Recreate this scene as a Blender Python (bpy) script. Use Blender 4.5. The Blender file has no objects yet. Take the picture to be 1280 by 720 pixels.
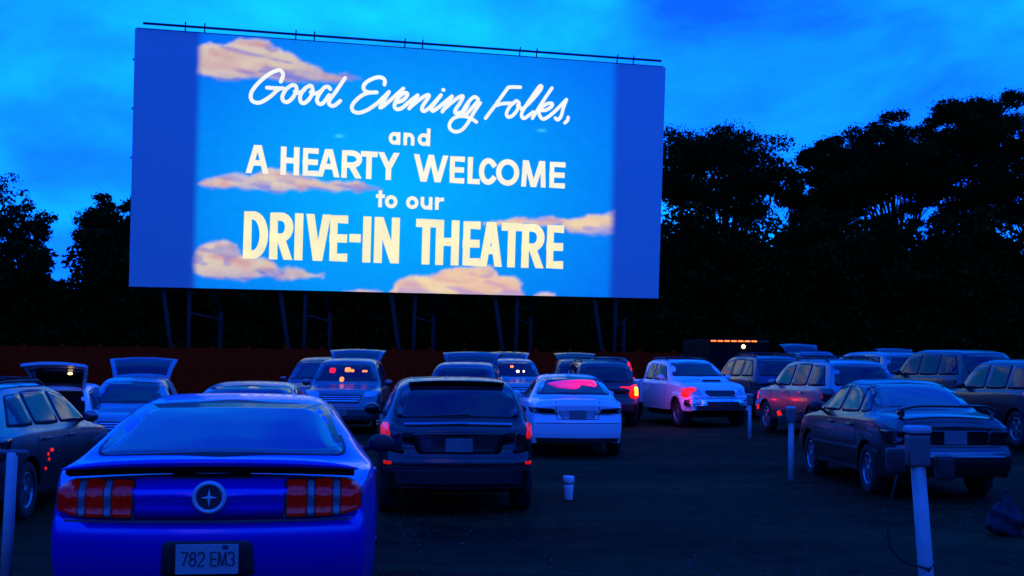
import bpy, bmesh, math, random
import numpy as np
from mathutils import Vector, Matrix
from mathutils.bvhtree import BVHTree

R = math.radians
random.seed(7)
rng = np.random.default_rng(7)
scene = bpy.context.scene
COL = scene.collection

# ------------------------------------------------------------------ camera
CAM_H = 1.9
F_PX = 1600.0                                   # focal length in pixels of a 1280 px wide frame
PITCH, ROLL = R(2.93), R(0.58)
cam_d = bpy.data.cameras.new('camera')
cam_d.sensor_width = 36.0
cam_d.lens = F_PX / 1280 * 36
cam_d.clip_end = 2000
cam = bpy.data.objects.new('camera', cam_d)
COL.objects.link(cam)
cam.matrix_world = Matrix.Translation((0, 0, CAM_H)) @ Matrix.Rotation(R(90) + PITCH, 4, 'X') @ Matrix.Rotation(ROLL, 4, 'Z')
scene.camera = cam

# ------------------------------------------------------------------ sky, sun, exposure
SUN_EL, SUN_ROT = R(26), R(180)
world = bpy.data.worlds.new('World')
scene.world = world
world.use_nodes = True
wn, wl = world.node_tree.nodes, world.node_tree.links
wn.clear()
w_out = wn.new('ShaderNodeOutputWorld')
w_bg = wn.new('ShaderNodeBackground')
w_bg.inputs['Strength'].default_value = 0.1
sky = wn.new('ShaderNodeTexSky')
sky.sky_type = 'NISHITA'
sky.sun_disc = False
sky.sun_elevation = SUN_EL
sky.sun_rotation = SUN_ROT
sky.ozone_density = 4.0
sky.dust_density = 0.3
bw = wn.new('ShaderNodeRGBToBW')
wl.new(sky.outputs[0], bw.inputs[0])
# flatten the brightness of the dusk sky (cloud cover evens it out)
pw = wn.new('ShaderNodeMath'); pw.operation = 'POWER'; pw.inputs[1].default_value = 0.12
wl.new(bw.outputs[0], pw.inputs[0])
tc = wn.new('ShaderNodeTexCoord')
mp = wn.new('ShaderNodeMapping'); mp.inputs['Scale'].default_value = (2.6, 1.6, 5.5)
mp.inputs['Location'].default_value = (1.7, 0.3, 0.9)
wl.new(tc.outputs['Generated'], mp.inputs[0])
nz = wn.new('ShaderNodeTexNoise')
nz.inputs['Scale'].default_value = 1.15
nz.inputs['Detail'].default_value = 6
nz.inputs['Roughness'].default_value = 0.54
nz.inputs['Distortion'].default_value = 0.5
wl.new(mp.outputs[0], nz.inputs['Vector'])
cr = wn.new('ShaderNodeValToRGB')
e = cr.color_ramp.elements
e[0].position, e[0].color = 0.35, (0.004, 0.13, 2.4, 1)
e[1].position, e[1].color = 0.70, (0.006, 0.80, 2.8, 1)
m_ = cr.color_ramp.elements.new(0.5); m_.color = (0.005, 0.36, 2.6, 1)
wl.new(nz.outputs['Fac'], cr.inputs[0])
mul = wn.new('ShaderNodeMix'); mul.data_type = 'RGBA'; mul.blend_type = 'MULTIPLY'
mul.inputs[0].default_value = 1.0
wl.new(cr.outputs[0], mul.inputs[6])
wl.new(pw.outputs[0], mul.inputs[7])
SKYGAIN = wn.new('ShaderNodeVectorMath'); SKYGAIN.operation = 'SCALE'; SKYGAIN.inputs['Scale'].default_value = 8.0
# towards the zenith the dusk sky turns from cyan to a deeper blue
sx = wn.new('ShaderNodeSeparateXYZ'); wl.new(tc.outputs['Generated'], sx.inputs[0])
el = wn.new('ShaderNodeMapRange'); el.inputs['From Min'].default_value = 0.12; el.inputs['From Max'].default_value = 0.8
el.inputs['To Min'].default_value = 1.0; el.inputs['To Max'].default_value = 0.9
wl.new(sx.outputs['Z'], el.inputs['Value'])
gx = wn.new('ShaderNodeCombineXYZ'); gx.inputs[0].default_value = 1.0; gx.inputs[2].default_value = 1.0
glow = wn.new('ShaderNodeVectorMath'); glow.operation = 'DOT_PRODUCT'; glow.inputs[1].default_value = (0.10, 0.98, 0.17)
wl.new(tc.outputs['Generated'], glow.inputs[0])
gr = wn.new('ShaderNodeMapRange'); gr.interpolation_type = 'SMOOTHSTEP'
gr.inputs['From Min'].default_value = 0.80; gr.inputs['From Max'].default_value = 1.0
gr.inputs['To Min'].default_value = 0.66; gr.inputs['To Max'].default_value = 1.15
wl.new(glow.outputs['Value'], gr.inputs['Value'])
gm = wn.new('ShaderNodeMath'); gm.operation = 'MULTIPLY'
wl.new(gr.outputs[0], gm.inputs[0]); wl.new(el.outputs[0], gm.inputs[1])
wl.new(gm.outputs[0], gx.inputs[1])
deep = wn.new('ShaderNodeVectorMath'); deep.operation = 'MULTIPLY'
wl.new(mul.outputs[2], deep.inputs[0]); wl.new(gx.outputs[0], deep.inputs[1])
wl.new(deep.outputs[0], SKYGAIN.inputs[0])
wl.new(SKYGAIN.outputs[0], w_bg.inputs['Color'])
wl.new(w_bg.outputs[0], w_out.inputs[0])

sun_d = bpy.data.lights.new('sun', 'SUN')
sun_d.energy = 0.024
sun_d.angle = R(15)
sun_d.color = (1.0, 0.30, 0.22)
sun = bpy.data.objects.new('sun', sun_d)
COL.objects.link(sun)
sun.rotation_euler = (R(90) - SUN_EL, 0, R(180) - SUN_ROT)   # red fill light added from behind the camera to redden the fence

scene.view_settings.view_transform = 'Standard'
scene.view_settings.look = 'None'
scene.view_settings.exposure = 0.0
scene.view_settings.gamma = 1.0
scene.view_settings.use_curve_mapping = False

# ------------------------------------------------------------------ helpers
def tag(o, label=None, cat=None, group=None, kind=None):
    if label: o['label'] = label
    if cat: o['category'] = cat
    if group: o['group'] = group
    if kind: o['kind'] = kind
    return o

def empty(name, loc=(0, 0, 0), rz=0.0):
    o = bpy.data.objects.new(name, None)
    o.empty_display_size = 0.3
    COL.objects.link(o)
    o.location = loc
    o.rotation_euler = (0, 0, rz)
    return o

class MB:
    """collects vertices and faces, then links them as one mesh object"""
    def __init__(self):
        self.v, self.f = [], []
    def add(self, verts, faces):
        b = len(self.v)
        self.v += [tuple(p) for p in verts]
        self.f += [tuple(i + b for i in q) for q in faces]
        return self
    def box(self, c, s, rot=None):
        cx, cy, cz = c; sx, sy, sz = (k / 2 for k in s)
        vs = [Vector((x, y, z)) for z in (-sz, sz) for y in (-sy, sy) for x in (-sx, sx)]
        if rot is not None: vs = [rot @ p for p in vs]
        vs = [p + Vector(c) for p in vs]
        return self.add(vs, [(0, 2, 3, 1), (4, 5, 7, 6), (0, 1, 5, 4), (2, 6, 7, 3), (0, 4, 6, 2), (1, 3, 7, 5)])
    def tube(self, pts, rad, n=8, cap=True):
        pts = [Vector(p) for p in pts]
        rads = rad if isinstance(rad, (list, tuple)) else [rad] * len(pts)
        rings = []
        up = Vector((0.13, 0.31, 0.94))
        for i, p in enumerate(pts):
            t = (pts[min(i + 1, len(pts) - 1)] - pts[max(i - 1, 0)]).normalized()
            if abs(t.dot(up)) > 0.97: up = Vector((0.9, 0.3, 0.1))
            a = t.cross(up).normalized(); b = t.cross(a)
            rings.append([p + (a * math.cos(2 * math.pi * k / n) + b * math.sin(2 * math.pi * k / n)) * rads[i] for k in range(n)])
        vs = [q for r in rings for q in r]
        fs = []
        for i in range(len(pts) - 1):
            for k in range(n):
                fs.append((i * n + k, i * n + (k + 1) % n, (i + 1) * n + (k + 1) % n, (i + 1) * n + k))
        if cap:
            fs.append(tuple(range(n - 1, -1, -1)))
            fs.append(tuple((len(pts) - 1) * n + k for k in range(n)))
        return self.add(vs, fs)
    def lathe(self, prof, n=24, M=None, close=True):
        """prof: (radius, height) pairs, turned about local Z, moved by matrix M"""
        vs, fs = [], []
        for r_, h in prof:
            for k in range(n):
                a = 2 * math.pi * k / n
                vs.append(Vector((r_ * math.cos(a), r_ * math.sin(a), h)))
        for i in range(len(prof) - 1):
            for k in range(n):
                fs.append((i * n + k, i * n + (k + 1) % n, (i + 1) * n + (k + 1) % n, (i + 1) * n + k))
        if close:
            fs.append(tuple(range(n - 1, -1, -1)))
            fs.append(tuple((len(prof) - 1) * n + k for k in range(n)))
        if M is not None: vs = [M @ p for p in vs]
        return self.add(vs, fs)
    def mesh(self, name, smooth=False, auto=None):
        me = bpy.data.meshes.new(name)
        me.from_pydata(self.v, [], self.f)
        me.update()
        if smooth:
            me.polygons.foreach_set('use_smooth', [True] * len(me.polygons))
        return me
    def build(self, name, mat, parent=None, smooth=False, bevel=0.0, fix=True):
        me = self.mesh(name, smooth)
        if fix or bevel:
            bm = bmesh.new(); bm.from_mesh(me)
            if bevel:
                bmesh.ops.remove_doubles(bm, verts=bm.verts, dist=1e-5)
                ed = [ed_ for ed_ in bm.edges if len(ed_.link_faces) == 2 and ed_.calc_face_angle(0) > R(30)]
                bmesh.ops.bevel(bm, geom=ed, offset=bevel, segments=2, profile=0.6, affect='EDGES', clamp_overlap=True)
            bmesh.ops.recalc_face_normals(bm, faces=bm.faces)
            bm.to_mesh(me); bm.free()
            if smooth: me.polygons.foreach_set('use_smooth', [True] * len(me.polygons))
        return link(name, me, mat, parent)

def link(name, me, mat, parent=None):
    if mat is not None and not me.materials: me.materials.append(mat)
    o = bpy.data.objects.new(name, me)
    COL.objects.link(o)
    if parent is not None: o.parent = parent
    return o

def pchip(pts):
    x = np.array([p[0] for p in pts], float); y = np.array([p[1] for p in pts], float)
    h = np.diff(x); d = np.diff(y) / h
    m = np.zeros(len(x)); m[0], m[-1] = d[0], d[-1]
    for i in range(1, len(x) - 1):
        if d[i - 1] * d[i] > 0:
            w1, w2 = 2 * h[i] + h[i - 1], h[i] + 2 * h[i - 1]
            m[i] = (w1 + w2) / (w1 / d[i - 1] + w2 / d[i])
    def f(t):
        t = min(max(t, x[0]), x[-1])
        i = min(max(int(np.searchsorted(x, t)) - 1, 0), len(h) - 1)
        s = (t - x[i]) / h[i]
        return float(y[i] * (1 + 2 * s) * (1 - s) ** 2 + m[i] * h[i] * s * (1 - s) ** 2 + y[i + 1] * s * s * (3 - 2 * s) + m[i + 1] * h[i] * s * s * (s - 1))
    return f

def sm(t):
    t = min(max(t, 0.0), 1.0)
    return t * t * (3 - 2 * t)

# ------------------------------------------------------------------ materials
def new_mat(name):
    m = bpy.data.materials.new(name)
    m.use_nodes = True
    return m, m.node_tree.nodes, m.node_tree.links, m.node_tree.nodes['Principled BSDF']

def plain(name, col, rough=0.5, metal=0.0, coat=0.0, spec=0.5, var=0.08, scale=8.0, bump=0.0, ior=None, emit=None, es=0.0):
    m, n, l, p = new_mat(name)
    tx = n.new('ShaderNodeTexCoord')
    no = n.new('ShaderNodeTexNoise'); no.inputs['Scale'].default_value = scale; no.inputs['Detail'].default_value = 5
    l.new(tx.outputs['Object'], no.inputs['Vector'])
    mr = n.new('ShaderNodeMapRange'); mr.inputs['To Min'].default_value = 1 - var; mr.inputs['To Max'].default_value = 1 + var
    l.new(no.outputs['Fac'], mr.inputs['Value'])
    vm = n.new('ShaderNodeVectorMath'); vm.operation = 'SCALE'; vm.inputs[0].default_value = col[:3]
    l.new(mr.outputs[0], vm.inputs['Scale'])
    l.new(vm.outputs[0], p.inputs['Base Color'])
    rr = n.new('ShaderNodeMapRange'); rr.inputs['To Min'].default_value = max(rough * 0.8, 0.01); rr.inputs['To Max'].default_value = min(rough * 1.25, 1)
    l.new(no.outputs['Fac'], rr.inputs['Value']); l.new(rr.outputs[0], p.inputs['Roughness'])
    p.inputs['Metallic'].default_value = metal
    p.inputs['Coat Weight'].default_value = coat
    p.inputs['Coat Roughness'].default_value = 0.06
    p.inputs['Specular IOR Level'].default_value = spec
    if ior: p.inputs['IOR'].default_value = ior
    if bump:
        b = n.new('ShaderNodeBump'); b.inputs['Strength'].default_value = bump; b.inputs['Distance'].default_value = 0.02
        l.new(no.outputs['Fac'], b.inputs['Height']); l.new(b.outputs[0], p.inputs['Normal'])
    if emit:
        p.inputs['Emission Color'].default_value = (*emit, 1); p.inputs['Emission Strength'].default_value = es
    return m

def paint(name, col, metal=0.0, rough=0.32, dust=0.12):
    """car paint with a clear coat and a film of dust that thickens low on the body"""
    m, n, l, p = new_mat(name)
    tx = n.new('ShaderNodeTexCoord')
    no = n.new('ShaderNodeTexNoise'); no.inputs['Scale'].default_value = 3.0; no.inputs['Detail'].default_value = 7
    l.new(tx.outputs['Object'], no.inputs['Vector'])
    mr = n.new('ShaderNodeMapRange'); mr.inputs['From Min'].default_value = 0.35; mr.inputs['From Max'].default_value = 0.75
    mr.inputs['To Min'].default_value = 0.0; mr.inputs['To Max'].default_value = dust
    l.new(no.outputs['Fac'], mr.inputs['Value'])
    mx = n.new('ShaderNodeMix'); mx.data_type = 'RGBA'
    mx.inputs[6].default_value = (*col, 1); mx.inputs[7].default_value = (0.07, 0.06, 0.04, 1)
    l.new(mr.outputs[0], mx.inputs[0]); l.new(mx.outputs[2], p.inputs['Base Color'])
    ra = n.new('ShaderNodeMath'); ra.operation = 'ADD'; ra.inputs[1].default_value = rough
    l.new(mr.outputs[0], ra.inputs[0]); l.new(ra.outputs[0], p.inputs['Roughness'])
    p.inputs['Metallic'].default_value = metal
    p.inputs['Coat Weight'].default_value = 0.6
    p.inputs['Coat Roughness'].default_value = 0.08
    return m

def emission(name, col, strength, base=(0.3, 0.02, 0.02)):
    m, n, l, p = new_mat(name)
    p.inputs['Base Color'].default_value = (*base, 1)
    p.inputs['Roughness'].default_value = 0.2
    tx = n.new('ShaderNodeTexCoord')
    vo = n.new('ShaderNodeTexVoronoi'); vo.inputs['Scale'].default_value = 40
    l.new(tx.outputs['Object'], vo.inputs['Vector'])
    mr = n.new('ShaderNodeMapRange'); mr.inputs['To Min'].default_value = strength * 1.15; mr.inputs['To Max'].default_value = strength * 0.75
    l.new(vo.outputs['Distance'], mr.inputs['Value'])
    p.inputs['Emission Color'].default_value = (*col, 1)
    l.new(mr.outputs[0], p.inputs['Emission Strength'])
    return m

def glow_mat(name, col, strength, base):
    m, n, l, p = new_mat(name)
    p.inputs['Base Color'].default_value = (*base, 1); p.inputs['Roughness'].default_value = 0.8
    p.inputs['Emission Color'].default_value = (*col, 1)
    tx = n.new('ShaderNodeTexCoord'); no = n.new('ShaderNodeTexNoise'); no.inputs['Scale'].default_value = 1.2
    l.new(tx.outputs['Object'], no.inputs['Vector'])
    mr = n.new('ShaderNodeMapRange'); mr.inputs['To Min'].default_value = strength * .86; mr.inputs['To Max'].default_value = strength * 1.1
    l.new(no.outputs['Fac'], mr.inputs['Value']); l.new(mr.outputs[0], p.inputs['Emission Strength'])
    return m

M = {}
M['glass'] = plain('window_glass', (0.008, 0.010, 0.016), 0.07, spec=0.6, ior=1.5, var=0.3, scale=3)
M['glass_side'] = plain('side_window_glass', (0.010, 0.022, 0.055), 0.06, spec=0.45, ior=1.4, var=0.3, scale=3)
M['glass_side'].node_tree.nodes['Principled BSDF'].inputs['Specular Tint'].default_value = (0.3, 0.7, 1.0, 1)
M['glass_back'] = plain('coupe_rear_glass', (0.012, 0.013, 0.015), 0.12, spec=0.9, ior=1.85, var=0.35, scale=4)
M['rubber'] = plain('black_rubber_trim', (0.012, 0.012, 0.012), 0.55)
M['plastic'] = plain('dark_grey_plastic', (0.02, 0.02, 0.021), 0.6, bump=0.1, scale=60)
M['under'] = plain('underbody_black', (0.006, 0.006, 0.006), 0.95, spec=0.1)
M['tyre'] = plain('tyre_rubber', (0.013, 0.013, 0.013), 0.85, scale=40)
M['rim'] = plain('alloy_rim', (0.35, 0.35, 0.36), 0.35, metal=0.8)
M['chrome'] = plain('chrome_trim', (0.75, 0.75, 0.76), 0.15, metal=1.0)
M['lens_red'] = plain('red_lamp_lens', (0.22, 0.006, 0.006), 0.15, coat=0.5, var=0.35, scale=30)
M['lens_dark'] = plain('dark_red_lamp_lens', (0.05, 0.003, 0.004), 0.2, coat=0.4, var=0.35, scale=30)
M['lens_strip'] = plain('reverse_lamp_lens', (0.16, 0.17, 0.18), 0.2, coat=0.4, var=0.4, scale=25)
M['lens_clear'] = plain('clear_lamp_lens', (0.42, 0.43, 0.45), 0.12, coat=0.6, var=0.4, scale=25)
M['plate'] = plain('licence_plate_white', (0.32, 0.33, 0.32), 0.5, scale=14)
M['badge'] = plain('satin_silver_badge', (0.55, 0.56, 0.58), 0.45, metal=0.15)
M['plate_old'] = plain('grimy_licence_plate', (0.16, 0.16, 0.16), 0.6, var=0.6, scale=16)
M['plate_ink'] = plain('licence_plate_ink', (0.03, 0.03, 0.05), 0.6)
M['tail_dim'] = emission('dim_tail_lamp', (1.0, 0.012, 0.0), 0.5, (0.25, 0.003, 0.002))
M['tail_lit'] = emission('lit_brake_lamp', (1.0, 0.004, 0.0), 2.6, (0.3, 0.0, 0.0))
M['tail_core'] = emission('brake_lamp_bulb', (1.0, 0.62, 0.02), 2.6, (0.4, 0.1, 0.0))
M['red_mid'] = emission('red_lamp_and_glint', (1.0, 0.012, 0.0), 1.1, (0.3, 0.0, 0.0))  # lit tail lamps, and red glints and spill painted as glow
M['lens_glow'] = emission('red_lens_glow', (1.0, 0.015, 0.0), 0.032, (0.2, 0.003, 0.002))  # glow put into the coupe's tail lenses so they read red
M['amber'] = emission('amber_marker_lamp', (1.0, 0.16, 0.01), 3.0, (0.4, 0.15, 0.02))
M['warm'] = emission('warm_light', (1.0, 0.62, 0.28), 3.0, (0.6, 0.5, 0.4))
M['pink'] = emission('pink_cabin_glow', (1.0, 0.0, 0.07), 0.95, (0.02, 0.0, 0.0))
def mat_cabin_glow():
    m, n, l, p = new_mat('pink_cabin_glow')
    p.inputs['Base Color'].default_value = (0.01, 0, 0.005, 1); p.inputs['Roughness'].default_value = 0.1
    tx = n.new('ShaderNodeTexCoord'); sp = n.new('ShaderNodeSeparateXYZ'); l.new(tx.outputs['Object'], sp.inputs[0])
    no = n.new('ShaderNodeTexNoise'); no.inputs['Scale'].default_value = 5; no.inputs['Detail'].default_value = 3
    l.new(tx.outputs['Object'], no.inputs['Vector'])
    a = n.new('ShaderNodeMath'); a.operation = 'MULTIPLY_ADD'; a.inputs[1].default_value = 0.35
    l.new(no.outputs['Fac'], a.inputs[0]); l.new(sp.outputs['X'], a.inputs[2])
    r_ = n.new('ShaderNodeValToRGB')
    r_.color_ramp.elements[0].position = 0.0; r_.color_ramp.elements[0].color = (1.0, 0.0, 0.05, 1)
    r_.color_ramp.elements[1].position = 0.75; r_.color_ramp.elements[1].color = (0.35, 0.0, 0.25, 1)
    mr = n.new('ShaderNodeMapRange'); mr.inputs['From Min'].default_value = 0.65; mr.inputs['From Max'].default_value = -0.35
    l.new(a.outputs[0], mr.inputs['Value']); 
    l.new(mr.outputs[0], r_.inputs[0]); l.new(r_.outputs[0], p.inputs['Emission Color']); p.inputs['Emission Strength'].default_value = 1.4
    return m
M['pink'] = mat_cabin_glow()
M['white_post'] = plain('white_painted_post', (0.44, 0.44, 0.42), 0.65, var=0.35, scale=9, bump=0.15)
M['speaker_case'] = plain('weathered_speaker_case', (0.02, 0.02, 0.018), 0.6, var=0.4, scale=12)
M['box_grey'] = plain('grey_junction_box', (0.12, 0.12, 0.11), 0.55, var=0.3, scale=12)
M['cable'] = plain('black_cable', (0.015, 0.015, 0.015), 0.7)
M['steel'] = plain('galvanised_steel', (0.024, 0.022, 0.018), 0.7, spec=0.2, var=0.3, scale=5)
M['rail'] = plain('dark_steel_rail', (0.02, 0.02, 0.022), 0.6)
M['cup'] = plain('white_tub_plastic', (0.8, 0.8, 0.78), 0.4, var=0.05)
M['cup_band'] = plain('grey_tub_band', (0.12, 0.12, 0.13), 0.5)
M['bag'] = plain('blue_cloth_bag', (0.012, 0.012, 0.02), 0.9, var=0.4, scale=10)
M['light_pattern'] = plain('window_light_pattern', (0.3, 0.26, 0.17), 0.8, var=0.9, scale=22)  # light patterns in window glass, put into the colour

def mat_fence():
    m, n, l, p = new_mat('red_fence_paint')
    tx = n.new('ShaderNodeTexCoord')
    no = n.new('ShaderNodeTexNoise'); no.inputs['Scale'].default_value = 1.6; no.inputs['Detail'].default_value = 8
    l.new(tx.outputs['Object'], no.inputs['Vector'])
    cr_ = n.new('ShaderNodeValToRGB')
    cr_.color_ramp.elements[0].color = (0.62, 0.012, 0.002, 1); cr_.color_ramp.elements[0].position = 0.3
    cr_.color_ramp.elements[1].color = (0.80, 0.02, 0.004, 1); cr_.color_ramp.elements[1].position = 0.75
    l.new(no.outputs['Fac'], cr_.inputs[0]); l.new(cr_.outputs[0], p.inputs['Base Color'])
    p.inputs['Roughness'].default_value = 0.9
    p.inputs['Specular IOR Level'].default_value = 0.0
    return m
M['fence'] = mat_fence()

def mat_asphalt():
    m, n, l, p = new_mat('worn_asphalt')
    tx = n.new('ShaderNodeTexCoord')
    def noise(sc, det, rough=0.55, stretch=None):
        k = n.new('ShaderNodeTexNoise'); k.inputs['Scale'].default_value = sc; k.inputs['Detail'].default_value = det; k.inputs['Roughness'].default_value = rough
        if stretch:
            mp_ = n.new('ShaderNodeMapping'); mp_.inputs['Scale'].default_value = stretch
            l.new(tx.outputs['Object'], mp_.inputs[0]); l.new(mp_.outputs[0], k.inputs['Vector'])
        else:
            l.new(tx.outputs['Object'], k.inputs['Vector'])
        return k
    big = noise(0.28, 6, 0.6, (0.5, 1.5, 1)); mid = noise(2.2, 8, 0.65); fine = noise(55, 4)
    ramp = n.new('ShaderNodeValToRGB')
    ramp.color_ramp.elements[0].position = 0.41; ramp.color_ramp.elements[0].color = (0.006, 0.005, 0.0016, 1)
    ramp.color_ramp.elements[1].position = 0.64; ramp.color_ramp.elements[1].color = (0.046, 0.036, 0.0115, 1)
    add = n.new('ShaderNodeMath'); add.operation = 'MULTIPLY_ADD'; add.inputs[1].default_value = 0.4
    l.new(mid.outputs['Fac'], add.inputs[0])
    half = n.new('ShaderNodeMath'); half.operation = 'MULTIPLY'; half.inputs[1].default_value = 0.62
    l.new(big.outputs['Fac'], half.inputs[0]); l.new(half.outputs[0], add.inputs[2])
    l.new(add.outputs[0], ramp.inputs[0])
    # cracks
    vo = n.new('ShaderNodeTexVoronoi'); vo.feature = 'DISTANCE_TO_EDGE'; vo.inputs['Scale'].default_value = 0.45
    wp = n.new('ShaderNodeMix'); wp.data_type = 'RGBA'; wp.blend_type = 'ADD'; wp.inputs[0].default_value = 0.6
    l.new(tx.outputs['Object'], wp.inputs[6]); l.new(mid.outputs['Color'], wp.inputs[7]); l.new(wp.outputs[2], vo.inputs['Vector'])
    ck = n.new('ShaderNodeMapRange'); ck.inputs['From Min'].default_value = 0.0; ck.inputs['From Max'].default_value = 0.02
    ck.inputs['To Min'].default_value = 0.35; ck.inputs['To Max'].default_value = 1.0
    l.new(vo.outputs['Distance'], ck.inputs['Value'])
    sc = n.new('ShaderNodeVectorMath'); sc.operation = 'SCALE'
    l.new(ramp.outputs[0], sc.inputs[0]); l.new(ck.outputs[0], sc.inputs['Scale'])
    l.new(sc.outputs[0], p.inputs['Base Color'])
    p.inputs['Roughness'].default_value = 0.88
    p.inputs['Specular IOR Level'].default_value = 0.04
    b = n.new('ShaderNodeBump'); b.inputs['Strength'].default_value = 0.5; b.inputs['Distance'].default_value = 0.012
    l.new(fine.outputs['Fac'], b.inputs['Height'])
    b2 = n.new('ShaderNodeBump'); b2.inputs['Strength'].default_value = 0.5; b2.inputs['Distance'].default_value = 0.06
    l.new(mid.outputs['Fac'], b2.inputs['Height']); l.new(b.outputs[0], b2.inputs['Normal'])
    l.new(b2.outputs[0], p.inputs['Normal'])
    return m
M['asphalt'] = mat_asphalt()
M['stone'] = plain('grey_stone', (0.075, 0.068, 0.05), 0.9, var=0.6, scale=3, spec=0.1)

def mat_leaf(name, c0, c1):
    m, n, l, p = new_mat(name)
    ge = n.new('ShaderNodeNewGeometry')
    r_ = n.new('ShaderNodeValToRGB')
    r_.color_ramp.elements[0].color = (*c0, 1); r_.color_ramp.elements[1].color = (*c1, 1)
    l.new(ge.outputs['Random Per Island'], r_.inputs[0]); l.new(r_.outputs[0], p.inputs['Base Color'])
    p.inputs['Roughness'].default_value = 0.75
    p.inputs['Specular IOR Level'].default_value = 0.03
    return m
M['leaf'] = mat_leaf('dark_green_leaf', (0.007, 0.014, 0.001), (0.016, 0.028, 0.002))
M['bark'] = plain('dark_bark', (0.025, 0.017, 0.006), 0.9, spec=0.05, var=0.4, scale=6, bump=0.5)

# ------------------------------------------------------------------ ground
def ground_z(x, y):
    z = 0.18 * (1 - sm((y - 9.2) / 2.8))                    # the ramp the nearest row stands on
    z += 0.10 * math.exp(-((y - 21.3) / 0.9) ** 2) * sm((x + 6) / 6)   # next ramp crest
    z += 0.05 * math.exp(-((y - 28.5) / 1.2) ** 2)
    z += 0.24 * sm((x - 3.5) / 7) * sm((y - 24) / 9)              # and climbs a little to the right
    z -= 0.25 * sm((-x - 5) / 2.5) * sm((y - 18) / 4)            # the field falls away at far left
    return z

def build_ground():
    xs = np.concatenate([np.linspace(-260, -30, 12), np.linspace(-28, 28, 90), np.linspace(30, 260, 12)])
    ys = np.concatenate([np.linspace(-80, -6, 8), np.linspace(-5, 45, 130), np.linspace(48, 420, 18)])
    mb = MB()
    vs = [(x, y, ground_z(x, y) + 0.012 * math.sin(x * 1.7 + y * .9) * math.sin(y * 1.3 - x * .4)) for y in ys for x in xs]
    n = len(xs)
    fs = [(j * n + i, j * n + i + 1, (j + 1) * n + i + 1, (j + 1) * n + i) for j in range(len(ys) - 1) for i in range(n - 1)]
    mb.add(vs, fs)
    g = mb.build('ground', M['asphalt'], smooth=True, fix=False)
    tag(g, 'dark worn asphalt of the drive-in parking field', kind='structure')
build_ground()

def build_gravel():
    n = 5200
    vs, fs = [], []
    for i in range(n):
        y = 9.5 + 24 * random.random() ** 1.6; x = random.uniform(-.45, .5) * (y + 2)
        r_ = random.uniform(.006, .02) * (1.6 if random.random() < .04 else 1); z = ground_z(x, y) + .012 * math.sin(x * 1.7 + y * .9) * math.sin(y * 1.3 - x * .4)
        a = random.random() * 6.28; b = len(vs)
        for k in range(4): vs.append((x + r_ * math.cos(a + k * 1.57) * random.uniform(.7, 1.3), y + r_ * math.sin(a + k * 1.57) * random.uniform(.7, 1.3), z - .003))
        vs.append((x + r_ * .2, y, z + r_ * random.uniform(.5, .9)))
        fs += [(b + k, b + (k + 1) % 4, b + 4) for k in range(4)]
    me = bpy.data.meshes.new('gravel'); me.from_pydata(vs, [], fs)
    tag(link('gravel', me, M['stone']), 'loose grey stones scattered over the asphalt', 'gravel', kind='stuff')
build_gravel()

# ------------------------------------------------------------------ movie screen
SX, SY, SYAW, SW, SH, SZB, SLEAN = -16.18, 54.0, 0.2663, 23.93, 10.87, 4.563, 0.0731
s_r = Vector((math.cos(SYAW), math.sin(SYAW), 0))
s_n = Vector((math.sin(SYAW), -math.cos(SYAW), 0))
s_up = Vector((0, 0, 1)) * math.cos(SLEAN) + s_n * math.sin(SLEAN)
s_out = s_r.cross(s_up)                                      # normal of the leaning face, towards the cars
S0 = Vector((SX, SY, SZB))
def SP(u, v, off=0.0):
    return S0 + s_r * u + s_up * v + s_out * off

# image pixels (lettering and clouds traced in image coordinates) to metres on the screen
def homography(src, dst):
    A, b = [], []
    for (x, y), (u, v) in zip(src, dst):
        A.append([x, y, 1, 0, 0, 0, -u * x, -u * y]); b.append(u)
        A.append([0, 0, 0, x, y, 1, -v * x, -v * y]); b.append(v)
    h = np.linalg.solve(np.array(A, float), np.array(b, float))
    return np.append(h, 1).reshape(3, 3)
HM = homography([(168, 35), (832, 84), (823, 373), (162, 358)], [(0, SH), (SW, SH), (SW, 0), (0, 0)])
HI = np.linalg.inv(HM)
def uv(x, y):
    q = HM @ np.array([x, y, 1.0])
    return q[0] / q[2], q[1] / q[2]

def vnoise(x, y, seed=0):
    """smooth value noise on numpy arrays"""
    r_ = np.random.default_rng(seed).random((64, 64))
    xi, yi = np.floor(x).astype(int), np.floor(y).astype(int)
    fx, fy = x - xi, y - yi
    fx, fy = fx * fx * (3 - 2 * fx), fy * fy * (3 - 2 * fy)
    g = lambda a, b: r_[a % 64, b % 64]
    return (g(xi, yi) * (1 - fx) + g(xi + 1, yi) * fx) * (1 - fy) + (g(xi, yi + 1) * (1 - fx) + g(xi + 1, yi + 1) * fx) * fy

def poly_sdf(px, py, poly):
    d = np.full(px.shape, 1e9); s = np.ones(px.shape)
    n = len(poly)
    for i in range(n):
        ax, ay = poly[i]; bx, by = poly[(i + 1) % n]
        ex, ey = bx - ax, by - ay
        wx, wy = px - ax, py - ay
        t = np.clip((wx * ex + wy * ey) / (ex * ex + ey * ey + 1e-9), 0, 1)
        d = np.minimum(d, np.hypot(wx - ex * t, wy - ey * t))
        c = ((ay <= py) & (by > py)) | ((by <= py) & (ay > py))
        xx = ax + (py - ay) / (by - ay + 1e-9) * ex
        s = np.where(c & (px < xx), -s, s)
    return d * s                                              # negative inside

def crop(pts, ox, oy, sc):
    return [(ox + x / sc, oy + y / sc) for x, y in pts]

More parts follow.
